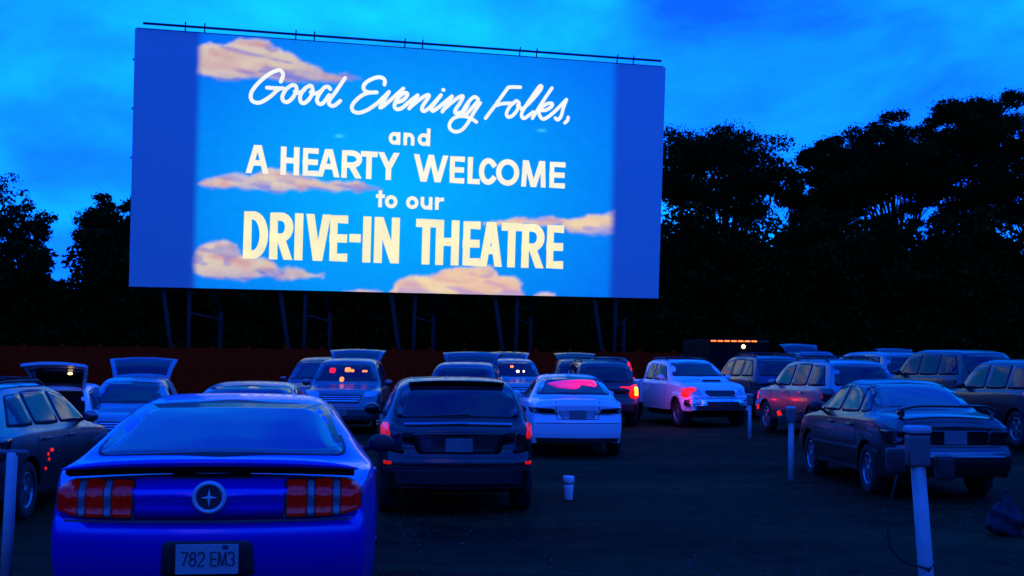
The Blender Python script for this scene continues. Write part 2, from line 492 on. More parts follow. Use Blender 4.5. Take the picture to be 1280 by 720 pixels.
CLOUDS = [
    (crop([(60, 270), (60, 110), (150, 65), (235, 95), (330, 45), (430, 42), (520, 55), (600, 110), (700, 165), (830, 230), (930, 270), (1040, 285), (1150, 322), (1000, 330), (850, 340), (640, 325), (480, 310), (330, 310), (200, 315)], 235, 40, 5.333), 0.80, 0),
    (crop([(60, 130), (130, 100), (200, 80), (250, 75), (320, 95), (400, 55), (480, 50), (560, 70), (640, 100), (760, 118), (900, 120), (1030, 160), (900, 163), (740, 162), (600, 155), (470, 168), (330, 152), (200, 142), (80, 140)], 235, 200, 4.236), 0.88, 1),
    (crop([(30, 600), (30, 520), (70, 460), (120, 430), (190, 420), (250, 440), (290, 500), (340, 520), (410, 520), (460, 545), (480, 570), (580, 582), (720, 612), (620, 630), (500, 622), (400, 617), (330, 627), (230, 637), (120, 627)], 235, 200, 4.236), 0.84, 2),
    (crop([(200, 460), (205, 400), (225, 375), (290, 342), (370, 345), (440, 310), (540, 295), (640, 300), (680, 325), (685, 340), (750, 340), (790, 370), (795, 460)], 430, 250, 3.556), 1.0, 3),
    (crop([(-10, 460), (0, 406), (60, 396), (130, 399), (170, 415), (175, 460)], 430, 250, 3.556), 0.95, 4),
    (crop([(820, 460), (845, 425), (885, 410), (935, 414), (960, 440), (960, 470)], 430, 250, 3.556), 0.95, 5),
    (crop([(630, 106), (700, 95), (780, 78), (830, 92), (930, 73), (1000, 88), (1090, 68), (1150, 75), (1240, 40), (1240, 148), (1100, 154), (1000, 142), (970, 112), (850, 108), (700, 116)], 430, 250, 3.556), 0.97, 6),
]
def lin(c):
    c = np.asarray(c, float) / 255.0
    return np.where(c <= 0.04045, c / 12.92, ((c + 0.055) / 1.055) ** 2.4)

def build_screen():
    foot = Vector((SX, SY, 0)) + s_r * (SW / 2)
    root = empty('movie_screen', (foot.x, foot.y, 0))
    inv = Vector((-foot.x, -foot.y, 0))
    L = lambda p: Vector(p) + inv
    # the white board: a shallow box, built as upright sheets with thin joints
    white = plain('white_screen_paint', (0.46, 0.47, 0.48), 0.7, var=0.12, scale=2.5)
    nsheet = 20
    w = SW / nsheet
    mesh0 = None
    for k in range(nsheet):
        mb = MB()
        u0, u1 = k * w + 0.002, (k + 1) * w - 0.002
        vs = [L(SP(u, v, o)) for o in (0.0, -0.06) for (u, v) in ((u0, 0), (u1, 0), (u1, SH), (u0, SH))]
        mb.add(vs, [(0, 1, 2, 3), (7, 6, 5, 4), (0, 4, 5, 1), (1, 5, 6, 2), (2, 6, 7, 3), (3, 7, 4, 0)])
        mb.build('screen_sheet', white, root)
    # dark backing frame
    mb = MB()
    for v in (0.02, SH * .33, SH * .66, SH - 0.02):
        mb.tube([L(SP(0.05, v, -0.22)), L(SP(SW - 0.05, v, -0.22))], 0.1, 6)
    for k in range(13):
        u = 0.08 + (SW - 0.16) * k / 12
        mb.tube([L(SP(u, 0.0, -0.17)), L(SP(u, SH, -0.17))], 0.07, 6)
    mb.build('backing_frame', M['rail'], root)
    # projected picture
    nu, nv = 470, 220
    us = np.linspace(0, SW, nu); vs_ = np.linspace(0.0, SH, nv)
    UU, VV = np.meshgrid(us, vs_)
    q = HI @ np.stack([UU.ravel(), VV.ravel(), np.ones(UU.size)])
    px, py = (q[0] / q[2]), (q[1] / q[2])
    # the sky of the picture: brighter in the middle of the projector's beam
    cxm, cym = 490, 235
    rr = np.clip(np.hypot((px - cxm) / 300, (py - cym) / 210), 0, 1.4)
    base = lin((0, 182, 255))[None, :] * (1 - rr[:, None] ** 1.2 * 0.75).clip(0, 1) + lin((0, 98, 240))[None, :] * (rr[:, None] ** 1.2 * 0.75).clip(0, 1)
    base = base * (0.97 + 0.06 * vnoise(px / 9, py / 9, 3))[:, None]
    col = base
    warp_x = px + 5 * (vnoise(px / 14, py / 10, 11) - .5) + 2 * (vnoise(px / 5, py / 4, 12) - .5)
    warp_y = py + 5 * (vnoise(px / 14, py / 10, 13) - .5) + 2 * (vnoise(px / 5, py / 4, 14) - .5)
    for poly, bright, sd in CLOUDS:
        d = poly_sdf(warp_x, warp_y, poly)
        a = np.clip(0.5 - d / 7.0, 0, 1); a = a * a * (3 - 2 * a)
        ys = [p[1] for p in poly]; y0, y1 = min(ys), min(max(ys), 372)
        h = np.clip((py - y0) / (y1 - y0 + 1e-6), 0, 1)
        fold = vnoise((px * 0.9 + py * 0.6) / 40 + 3 * vnoise(px / 30, py / 20, 60 + sd), (py * 1.4 - px * 0.30) / 13 + vnoise(px / 16, py / 12, 70 + sd), 20 + sd)
        fold2 = vnoise((px + py) / 26 + vnoise(px / 12, py / 9, 80 + sd), (py * 1.5 - px * 0.35) / 9, 40 + sd)
        t = np.clip(0.15 + 1.5 * (fold * 0.7 + fold2 * 0.3 - 0.38), 0, 1)
        cream = lin((250, 226, 186) if sd not in (3, 6) else (255, 224, 158)) * bright; pink = lin((232, 165, 150)) * bright; mauve = lin((150, 150, 225)) * bright
        c = cream[None, :] * (1 - t[:, None]) + pink[None, :] * t[:, None]
        low = np.clip((h - 0.62) / 0.38, 0, 1) * np.clip(0.2 + fold2, 0, 1) * (0.25 if sd in (3, 4, 5) else 0.9)
        core = np.clip((fold2 - 0.55) / 0.25, 0, 1) * (0.55 if sd < 3 else .35)
        k = np.clip(low + core, 0, 1)[:, None]
        c = c * (1 - k) + mauve[None, :] * k
        rim = np.clip(1 - np.abs(d) / 3.0, 0, 1)[:, None] * 0.22 * (1 - h)[:, None]
        c = c + rim * np.array([0.5, 0.75, 0.8])
        col = col * (1 - a[:, None]) + c * a[:, None]
    for (dx, dy) in ((424, 170), (677, 163)):                 # two small specks of light
        g = np.exp(-(((px - dx) / 5) ** 2 + ((py - dy) / 2) ** 2))
        col = col + g[:, None] * np.array([0.05, 0.35, 0.1])
    # soft edge of the beam left and right of the picture
    xl = 248 - (py - 45) / 310 * 6; xr = 770 - (py - 80) / 290 * 6
    m = np.clip((px - xl + 5) / 13, 0, 1) * np.clip((xr + 5 - px) / 13, 0, 1)
    m = m * m * (3 - 2 * m)
    spill = np.array([0.0, 0.012, 0.10])[None, :] * (0.25 + 0.75 * np.clip((px + py * .6 - 300) / 700, 0, 1))[:, None]
    col = col * m[:, None] + spill * (1 - m[:, None])
    pts = (np.array(S0 + inv)[None, :] + UU.ravel()[:, None] * np.array(s_r) + VV.ravel()[:, None] * np.array(s_up) + 0.006 * np.array(s_out))
    me = bpy.data.meshes.new('projected_picture')
    idx = np.arange(nu * nv).reshape(nv, nu)
    fc = np.stack([idx[:-1, :-1], idx[:-1, 1:], idx[1:, 1:], idx[1:, :-1]], -1).reshape(-1, 4)
    me.from_pydata(pts.tolist(), [], fc.tolist())
    at = me.color_attributes.new('picture', 'FLOAT_COLOR', 'POINT')
    at.data.foreach_set('color', np.concatenate([col, m[:, None]], 1).astype(np.float32).ravel())
    m_, n, l, p = new_mat('projected_picture_light')
    ca = n.new('ShaderNodeVertexColor'); ca.layer_name = 'picture'
    bmx = n.new('ShaderNodeMix'); bmx.data_type = 'RGBA'; bmx.inputs[6].default_value = (0.46, 0.47, 0.48, 1); bmx.inputs[7].default_value = (0.12, 0.12, 0.12, 1)
    l.new(ca.outputs['Alpha'], bmx.inputs[0]); l.new(bmx.outputs[2], p.inputs['Base Color']); p.inputs['Roughness'].default_value = 0.75
    p.inputs['Specular IOR Level'].default_value = 0.1
    l.new(ca.outputs['Color'], p.inputs['Emission Color']); p.inputs['Emission Strength'].default_value = 0.9
    # weave of the screen surface
    tx = n.new('ShaderNodeTexCoord'); no = n.new('ShaderNodeTexNoise'); no.inputs['Scale'].default_value = 5; no.inputs['Detail'].default_value = 4
    l.new(tx.outputs['Object'], no.inputs['Vector'])
    mr = n.new('ShaderNodeMapRange'); mr.inputs['To Min'].default_value = 0.80; mr.inputs['To Max'].default_value = 0.98
    l.new(no.outputs['Fac'], mr.inputs['Value']); l.new(mr.outputs[0], p.inputs['Emission Strength'])
    link('projected_picture', me, m_, root)

    # ---------------- lettering
    letter_mat = glow_mat('projected_letter_light', (1.0, 0.94, 0.66), 1.0, (0.12, 0.12, 0.12))
    head_mat = glow_mat('projected_heading_light', (1.0, 0.91, 0.46), 1.0, (0.12, 0.12, 0.12))
    script_mat = glow_mat('projected_script_light', (0.92, 0.95, 0.80), 1.0, (0.12, 0.12, 0.12))
    depth = [0.009]
    def ribbon(mb, pts, w, cap='square', closed=False):
        pts = [Vector((p[0], p[1])) for p in pts]
        if cap == 'square' and not closed:
            pts[0] = pts[0] + (pts[0] - pts[1]).normalized() * w / 2
            pts[-1] = pts[-1] + (pts[-1] - pts[-2]).normalized() * w / 2
        n = len(pts); lo, hi = [], []
        for i in range(n):
            a = pts[i - 1] if (i > 0 or closed) else None
            b = pts[(i + 1) % n] if (i < n - 1 or closed) else None
            t1 = (pts[i] - a).normalized() if a is not None else (b - pts[i]).normalized()
            t2 = (b - pts[i]).normalized() if b is not None else t1
            t = (t1 + t2)
            t = t.normalized() if t.length > 1e-4 else t1
            nn = Vector((-t.y, t.x)); c = max(nn.dot(Vector((-t1.y, t1.x))), 0.78)
            lo.append(pts[i] - nn * (w / 2 / c)); hi.append(pts[i] + nn * (w / 2 / c))
        off = depth[0]; depth[0] += 0.0006
        if depth[0] > 0.02: depth[0] = 0.009
        vs = [L(SP(p.x, p.y, off)) for p in lo + hi]
        fs = [(i, (i + 1) % n, n + (i + 1) % n, n + i) for i in range(n if closed else n - 1)]
        mb.add(vs, fs)
        if cap == 'round':
            for c_ in (pts[0], pts[-1]):
                off2 = depth[0]; depth[0] += 0.0004
                mb.add([L(SP(c_.x + w / 2 * math.cos(k * math.pi / 6), c_.y + w / 2 * math.sin(k * math.pi / 6), off2)) for k in range(12)], [tuple(range(12))])
    def smooth(pts, n=5):
        pts = [np.array(p, float) for p in pts]; out = []
        for i in range(len(pts) - 1):
            p0 = pts[max(i - 1, 0)]; p1 = pts[i]; p2 = pts[i + 1]; p3 = pts[min(i + 2, len(pts) - 1)]
            for k in range(n):
                t = k / n
                out.append(0.5 * (2 * p1 + (p2 - p0) * t + (2 * p0 - 5 * p1 + 4 * p2 - p3) * t * t + (3 * p1 - p0 - 3 * p2 + p3) * t ** 3))
        out.append(pts[-1]); return out
    def word(name, glyphs, mat, width):
        """glyphs: list of (char, x0, x1, y0, y1) outer boxes in image pixels"""
        for ch, x0, x1, y0, y1 in glyphs:
            mb = MB()
            um, vm = uv((x0 + x1) / 2, (y0 + y1) / 2)
            u0, _ = uv(x0, (y0 + y1) / 2); u1, _ = uv(x1, (y0 + y1) / 2)
            _, v1 = uv((x0 + x1) / 2, y0); _, v0 = uv((x0 + x1) / 2, y1)
            w = width / 28.2
            u0 += w / 2; u1 -= w / 2; v0 += w / 2; v1 -= w / 2
            for st in GLYPH[ch]:
                if st[0] == 'q':
                    _, xa, ya, xb, yb = st
                    ax, bx = u0 + (u1 - u0) * xa, u0 + (u1 - u0) * xb
                    ay, by = v1 + (v0 - v1) * ya, v1 + (v0 - v1) * yb
                    sl = (bx - ax) / (by - ay)
                    if ya <= .01: ay += w / 2
                    if yb >= .99: by -= w / 2
                    hw = w / 2 * math.sqrt(1 + sl * sl) * .96
                    off = depth[0]; depth[0] += 0.0006
                    mb.add([L(SP(q, v_, off)) for q, v_ in ((ax - hw, ay), (ax + hw, ay), (bx + hw, by), (bx - hw, by))], [(0, 1, 2, 3)])
                    continue
                st, closed = (st[:-1], True) if st[-1] == 'z' else (st, False)
                ribbon(mb, [(u0 + (u1 - u0) * x, v1 + (v0 - v1) * y) for x, y in st], w, 'square', closed)
            mb.build(name, mat, root, fix=False)
    def script(strokes, ox, oy, sc, width):
        for s in strokes:
            mb = MB()
            p2 = [uv(ox + x / sc, oy + y / sc) for x, y in (smooth(s) if len(s) > 2 else s)]
            ribbon(mb, p2, width / 28.2, 'round')
            mb.build('script_stroke', script_mat, root, fix=False)
    script([[(405, 215), (428, 150), (410, 108), (370, 102), (290, 138), (200, 210), (130, 290), (105, 350), (115, 400), (160, 426), (215, 418), (300, 365), (360, 310), (395, 285)],
            [(268, 275), (340, 280), (430, 282)],
            [(520, 248), (460, 290), (422, 360), (432, 408), (475, 418), (530, 370), (563, 300), (553, 258), (522, 248)], [(545, 315), (585, 328), (640, 300)],
            [(695, 255), (640, 290), (600, 360), (607, 418), (640, 430), (690, 390), (725, 320), (715, 265), (697, 255)], [(705, 320), (755, 335), (805, 310)],
            [(900, 290), (880, 268), (840, 275), (790, 340), (767, 400), (790, 438), (830, 428), (890, 350)],
            [(1048, 178), (960, 310), (892, 405), (897, 448), (940, 456), (1000, 408)]], 300, 75, 8.0, 4.7)
    script([[(402, 245), (405, 202), (370, 174), (310, 177), (230, 215), (193, 260), (203, 303), (250, 324), (325, 322)],
            [(250, 326), (190, 346), (120, 400), (78, 460), (92, 512), (150, 527), (230, 500), (320, 440), (380, 385), (448, 318)],
            [(448, 318), (400, 400), (360, 470), (390, 462), (480, 385), (592, 284)],
            [(520, 425), (590, 400), (632, 348), (615, 327), (570, 347), (518, 410), (503, 465), (530, 492), (580, 478), (650, 418), (735, 352)],
            [(735, 352), (650, 485)], [(652, 478), (760, 390), (830, 350), (846, 368), (790, 450), (778, 493), (802, 510), (860, 470), (968, 350)],
            [(968, 350), (892, 450), (874, 490), (892, 508), (960, 460), (1078, 362)], [(1078, 362), (982, 516)],
            [(985, 505), (1080, 420), (1162, 364), (1187, 370), (1158, 430), (1112, 500), (1122, 533), (1200, 505), (1240, 440)],
            [(990, 298), (994, 299)]], 430, 75, 8.0, 4.7)
    script([[(300, 310), (265, 288), (220, 320), (162, 400), (152, 448), (180, 462), (230, 410), (300, 325)],
            [(322, 348), (260, 440), (190, 560), (130, 623), (70, 637), (22, 608), (14, 560), (50, 508), (110, 483), (180, 487), (240, 512), (283, 540)],
            [(722, 192), (612, 192), (580, 222), (480, 360), (374, 502)], [(470, 378), (540, 357), (625, 352)],
            [(680, 328), (620, 380), (584, 450), (598, 488), (640, 478), (690, 420), (708, 352), (682, 328)], [(695, 375), (735, 405)],
            [(735, 420), (830, 330), (918, 225), (934, 184), (910, 187), (850, 270), (762, 400), (733, 470), (762, 502), (850, 440)],
            [(1038, 200), (950, 330), (843, 502)], [(870, 450), (970, 367), (1033, 352), (1038, 380), (980, 420), (912, 430), (922, 488), (965, 508), (1060, 440), (1180, 318)],
            [(1183, 315), (1152, 400), (1130, 480), (1097, 518), (1072, 500)],
            [(1200, 493), (1195, 520), (1168, 548)]], 560, 85, 8.0, 4.5)
    capB = lambda x: 216.7 + (x - 320) * 0.0495; capT = lambda x: 181.2 + (x - 320) * 0.0565
    W_ = [('A', 307.5, 336.2), ('H', 350.8, 374.2), ('E', 378.3, 398), ('A', 396.8, 424.8), ('R', 427, 452.5), ('T', 450.8, 471.7), ('Y', 472.6, 498.8),
          ('W', 517, 560), ('E', 562, 580.6), ('L', 584.4, 600), ('C', 598.5, 621.4), ('O', 620, 649), ('M', 651.6, 682.6), ('E', 686.6, 706.4)]
    word('capital_letter', [(c, a, b, capT((a + b) / 2), capB((a + b) / 2)) for c, a, b in W_], letter_mat, 6.8)
    word('small_letter', [('a', 485.8, 500.8, 165, 180.8), ('n', 504.3, 518, 166, 181.8), ('d', 522, 538.2, 160.3, 182.4)], letter_mat, 4.5)
    word('small_letter', [('t', 470, 481.5, 238, 259), ('o', 481.3, 496.9, 244, 260.3), ('o', 507.7, 523.2, 245.3, 261.3), ('u', 525.8, 540.5, 246.3, 262), ('r', 544, 555, 246.6, 262.3)], letter_mat, 4.5)
    T_ = [('D', 304.5, 335.5), ('R', 337.2, 366.8), ('I', 368.2, 379.4), ('V', 382.4, 413.4), ('E', 412.1, 434.9), ('I', 453, 464.7), ('N', 468, 499.5),
          ('T', 519.8, 545.6), ('H', 544.8, 574), ('E', 578.4, 600.3), ('A', 599.5, 628.3), ('T', 626.6, 652.4), ('R', 652, 680.5), ('E', 683, 704.5)]
    top = lambda x: 264.2 + (x - 320) * 0.0455; bot = lambda x: 323.4 + (x - 320) * 0.0335
    word('heading_letter', [(c, a, b, top((a + b) / 2), bot((a + b) / 2)) for c, a, b in T_], head_mat, 10.2)
    word('heading_hyphen', [('-', 437, 451.2, 292.5, 303)], head_mat, 10.2)

    # ---------------- rail of lamps above the top edge
    mb = MB(); mb.tube([L(SP(0.32, SH + 0.22, 0.12)), L(SP(SW - 0.28, SH + 0.26, 0.12))], 0.055, 8); mb.build('top_rail', M['rail'], root, smooth=True)
    for k, u in enumerate((2.05, 2.85, 6.7, 7.5, 11.5, 12.3, 16.8, 17.6, 21.5, 22.3)):
        mb = MB(); mb.tube([L(SP(u, SH - 0.05, -0.03)), L(SP(u, SH + 0.2, 0.02)), L(SP(u, SH + 0.42, 0.1))], 0.03, 6); mb.build('rail_bracket', M['rail'], root)
    for k in range(5):                                        # small bolts along the left edge
        mb = MB(); mb.box(L(SP(-0.035, SH * (0.12 + 0.19 * k), -0.02)), (0.05, 0.05, 0.09)); mb.build('edge_bolt', M['rail'], root)
    # ---------------- raked legs under the board
    for k, u in enumerate((1.35, 6.3, 11.2, 16.0, 20.8)):
        mb = MB(); mb.tube([L(SP(u, 0.25, -0.3)), L(SP(u + .35, -2.2, -0.05)) , L(Vector((SX, SY, 0)) + s_r * (u + 0.95) - s_n * .25)], 0.085, 8); mb.build('raking_strut', M['steel'], root, smooth=True)
        mb = MB(); mb.tube([L(SP(u + 1.15, 0.25, -0.35)), L(Vector((SX, SY, 0)) + s_r * (u + 1.15) - s_n * .8)], 0.08, 8); mb.build('post', M['steel'], root, smooth=True)
        a = Vector((SX, SY, 0)) + s_r * (u + 2.6) - s_n * 3.2
        mb = MB(); mb.tube([L(a), L(a + Vector((0, 0, 3.7)))], 0.085, 8); mb.build('rear_post', M['steel'], root, smooth=True)
        mb = MB(); mb.tube([L(a + Vector((0, 0, 3.7))), L(SP(u + 1.5, 1.2, -0.4))], 0.06, 8); mb.build('rear_brace', M['steel'], root, smooth=True)
        mb = MB(); mb.tube([L(a + Vector((0, 0, 3.3))), L(SP(u + 1.15, -1.1, -0.6))], 0.05, 6); mb.build('cross_brace', M['steel'], root)
    tag(root, 'huge white drive-in movie screen showing a welcome title over a cloudy blue sky', 'movie screen')

def arc(cx, cy, rx, ry, a0, a1, n=10):
    return [(cx + rx * math.cos(R(a0 + (a1 - a0) * k / n)), cy + ry * math.sin(R(a0 + (a1 - a0) * k / n))) for k in range(n + 1)]
Rb = [(0, 1), (0, 0), (.45, 0)] + arc(.5, .27, .5, .27, -80, 80, 8) + [(.45, .54), (0, .54)]
GLYPH = {
    'A': [('q', .44, 0, 0, 1), ('q', .56, 0, 1, 1), [(.27, .66), (.73, .66)]],
    'H': [[(0, 0), (0, 1)], [(1, 0), (1, 1)], [(0, .48), (1, .48)]],
    'E': [[(1, 0), (0, 0), (0, 1), (1, 1)], [(0, .5), (.95, .5)]],
    'R': [Rb, ('q', .45, .54, .97, 1)],
    'T': [[(0, 0), (1, 0)], [(.5, 0), (.5, 1)]],
    'Y': [('q', 0, 0, .5, .6), ('q', 1, 0, .5, .6), [(.5, .5), (.5, 1)]],
    'W': [('q', 0, 0, .25, 1), ('q', .5, 0, .27, 1), ('q', .5, 0, .73, 1), ('q', 1, 0, .75, 1)],
    'L': [[(0, 0), (0, 1), (1, 1)]],
    'C': [arc(.52, .5, .52, .5, -42, -318, 16)],
    'O': [arc(.5, .5, .5, .5, 0, 345, 22) + ['z']],
    'M': [('q', .06, 0, 0, 1), ('q', .1, 0, .49, 1), ('q', .9, 0, .51, 1), ('q', .94, 0, 1, 1)],
    'D': [[(0, 1), (0, 0), (.35, 0)] + arc(.35, .5, .65, .5, -85, 85, 12) + [(.35, 1), (0, 1)]],
    'I': [[(.5, 0), (.5, 1)]],
    'V': [('q', 0, 0, .46, 1), ('q', 1, 0, .54, 1)],
    'N': [[(0, 0), (0, 1)], ('q', .02, 0, .98, 1), [(1, 0), (1, 1)]],
    '-': [[(0, .5), (1, .5)]],
    'a': [arc(.46, .5, .46, .5, 0, 345, 16) + ['z'], [(.96, 0), (.96, 1)]],
    'd': [arc(.46, .68, .46, .32, 0, 345, 16) + ['z'], [(.96, 0), (.96, 1)]],
    'o': [arc(.5, .5, .5, .5, 0, 345, 18) + ['z']],
    'n': [[(0, 0), (0, 1)], [(0, .45)] + arc(.5, .5, .5, .5, 190, 360, 8) + [(1, 1)]],
    'u': [[(0, 0), (0, .5)] + arc(.5, .5, .5, .5, 175, 0, 8) + [(1, 0)], [(1, .4), (1, 1)]],
    'r': [[(0, 0), (0, 1)], [(0, .45), (.35, .08), (1, .04)]],
    't': [[(.45, 0), (.45, 1)], [(0, .3), (.95, .3)]],
    '7': [[(0, 0), (1, 0), (.3, 1)]],
    '8': [arc(.5, .25, .42, .25, 0, 340, 12) + ['z'], arc(.5, .74, .5, .26, 0, 340, 12) + ['z']],
    '2': [arc(.5, .28, .5, .28, 190, 380, 8) + [(.05, 1), (1, 1)]],
    '3': [arc(.45, .26, .5, .26, 200, 450, 8), arc(.45, .75, .52, .25, 270, 520, 8)],
}
build_screen()

# ------------------------------------------------------------------ red fence below the screen
def build_fence():
    p0, p1 = Vector((-22.0, 50.0, 0)), Vector((12.5, 53.5, 0))
    d = (p1 - p0); n = 48; step = d.length / n; t = d.normalized(); nn = Vector((t.y, -t.x, 0))
    ang = math.atan2(t.y, t.x)
    root = empty('board_fence', p0, ang)
    post = MB().box((0, 0.09, 1.05), (0.11, 0.11, 2.1)).mesh('post')
    me = []
    for k in range(3):                                        # three slightly different board panels
        mb = MB(); x = 0.0
        for j in range(5):
            h = 1.92 + 0.05 * random.random(); dy = 0.012 * random.random()
            mb.box((x + step / 10, -0.012 + dy, 0.06 + h / 2), (step / 5 - 0.012, 0.022, h)); x += step / 5
        me.append(mb.mesh('board_panel'))
    for k in range(n):
        o = link('board_panel', me[k % 3], M['fence'], root); o.location = (k * step, 0, 0)
    for k in range(n + 1):
        if k % 2 == 0:
            o = link('post', post, M['fence'], root); o.location = (k * step, 0, 0)
    for z in (0.45, 1.6):
        MB().box((n * step / 2, 0.045, z), (n * step, 0.04, 0.1)).build('rail', M['fence'], root)
    tag(root, 'long low red board fence running below the movie screen', 'fence')
build_fence()

# ------------------------------------------------------------------ trees
def leaf_mesh(name, centres, sizes, flat=0.0):
    n = len(centres)
    a = rng.normal(size=(n, 3)); a /= np.linalg.norm(a, axis=1)[:, None]
    b = rng.normal(size=(n, 3)); b -= (a * b).sum(1)[:, None] * a; b /= np.linalg.norm(b, axis=1)[:, None]
    a *= sizes[:, None]; b *= (sizes * rng.uniform(.45, .8, n))[:, None]
    v = np.stack([centres - a, centres + b * .9 - a * .1, centres + a, centres - b * .9 + a * .15], 1).reshape(-1, 3)
    me = bpy.data.meshes.new(name)
    me.vertices.add(n * 4); me.vertices.foreach_set('co', v.ravel())
    me.loops.add(n * 4); me.loops.foreach_set('vertex_index', np.arange(n * 4))
    me.polygons.add(n); me.polygons.foreach_set('loop_start', np.arange(n) * 4); me.polygons.foreach_set('loop_total', np.full(n, 4))
    me.update(); me.validate()
    return me

def at(px, y):
    """world X of an image pixel column at distance y"""
    return (px - 640) / F_PX * y

def tree(name, label, px, depth, top, base, width, seed, clumps=40, per=240, leaf=0.115, openness=0.28, group=None, lean=0.0):
    r_ = np.random.default_rng(seed)
    x0 = at(px, depth)
    root = empty(name, (x0, depth, 0))
    hgt = top - base
    cs, rs = [], []
    for k in range(clumps):
        for _ in range(40):
            q = r_.uniform(-1, 1, 3)
            rr = np.linalg.norm(q)
            if rr > 1: continue
            if q[2] < -0.2 and r_.random() < openness * (.4 - q[2]): continue
            if rr < 0.45 and r_.random() < .6: continue
            break
        sz = r_.choice([.45, .7, 1.0, 1.2], p=[.3, .3, .25, .15]) * width / 9.0
        c = np.array([q[0] * (width / 2 - sz * .7), q[1] * (width * .42), base + hgt * .5 + q[2] * (hgt * .5 - sz * .55)])
        if r_.random() < .18: c = c + np.array([r_.normal() * .7, 0, abs(r_.normal()) * .5])
        c[0] += lean * (c[2] - base)
        cs.append(c); rs.append(sz)
    # leaves gathered on the clumps
    pos, siz = [], []
    for c, s in zip(cs, rs):
        m_ = int(1.5 * per * (s / (width / 9.0)) ** 2 * r_.uniform(.7, 1.2))
        d = r_.normal(size=(m_, 3)); d /= np.linalg.norm(d, axis=1)[:, None]
        rad = r_.uniform(0.15, 1.0, m_) ** .55
        pos.append(c + d * rad[:, None] * s * np.array([1.15, 1.15, .75])); siz.append(r_.uniform(.6, 1.25, m_) * leaf)
        # ragged sprays on the outline
        m2 = m_ // 5
        d = r_.normal(size=(m2, 3)); d /= np.linalg.norm(d, axis=1)[:, None]
        pos.append(c + d * r_.uniform(1.0, 1.35, m2)[:, None] * s * np.array([1.15, 1.15, .8])); siz.append(r_.uniform(.4, .8, m2) * leaf)
    link('crown', leaf_mesh('crown', np.concatenate(pos), np.concatenate(siz)), M['leaf'], root)
    # trunk and limbs reaching the clumps
    mb = MB()
    fork = base * 0.72 + hgt * .05
    t0 = r_.uniform(.22, .32)
    mb.tube([(0, 0, -0.1), (r_.normal() * .15, 0, fork * .5), (r_.normal() * .2 + lean * 2, 0, fork)], [t0, t0 * .8, t0 * .62], 8)
    f0 = Vector((mb.v[-4][0], mb.v[-4][1], fork))
    mb.build('trunk', M['bark'], root, smooth=True, fix=False)
    order = sorted(range(len(cs)), key=lambda i: r_.random())[: max(10, clumps // 3)]
    mb = MB()
    for i in order:
        c = Vector(cs[i]); mid = f0.lerp(c, .5) + Vector((r_.normal() * .35, r_.normal() * .35, r_.uniform(.1, .6)))
        mb.tube([f0 - Vector((0, 0, r_.uniform(0, .6))), mid, c], [t0 * .4, t0 * .22, t0 * .06], 5, cap=False)
        for _ in range(2):
            e_ = c + Vector((r_.normal(), r_.normal(), r_.normal() * .5)) * rs[i]
            mb.tube([mid.lerp(c, .6), e_], [t0 * .1, t0 * .03], 4, cap=False)
    mb.build('limbs', M['bark'], root, fix=False)
    tag(root, label, 'tree', group)
    return root

G_T = 'trees on the skyline'
def zt(py, depth, px): return CAM_H + (441.8 + (px - 640) * 0.0101 - py) * depth / F_PX
def sky_tree(label, x0, x1, ytop, ybase, depth, seed, name='skyline_tree', **k):
    c = (x0 + x1) / 2
    w = (x1 - x0) * depth / F_PX
    return tree(name, label, c, depth, zt(ytop, depth, c), zt(ybase, depth, c), w, seed, group=G_T, **k)
sky_tree('broad flat-topped dark tree just right of the movie screen', 802, 1000, 154, 292, 76, 11, clumps=112, per=320, openness=.45)
sky_tree('rounded middle tree between the flat-topped tree and the taller right-hand trees', 970, 1095, 168, 312, 75, 12, clumps=105, per=360)
sky_tree('tall bushy tree with a notched top, third to the right of the screen', 1052, 1185, 138, 300, 78, 13, clumps=104, per=350)
sky_tree('tallest rounded tree near the right edge, sky showing through its lower limbs', 1135, 1278, 108, 296, 75, 14, clumps=112, per=320, openness=.45)
sky_tree('tree cut off by the right edge of the view', 1235, 1370, 108, 304, 77, 15, clumps=110, per=330)
sky_tree('thin lacy tree at the far left edge', -50, 46, 206, 330, 74, 16, clumps=36, per=40, openness=.2)
sky_tree('leaning tree with an arching limb over the sky gap at left', -20, 66, 256, 335, 76, 17, clumps=44, per=120, lean=.06)
sky_tree('dense dark tree against the left edge of the screen', 92, 222, 236, 380, 75, 18, clumps=100, per=400)

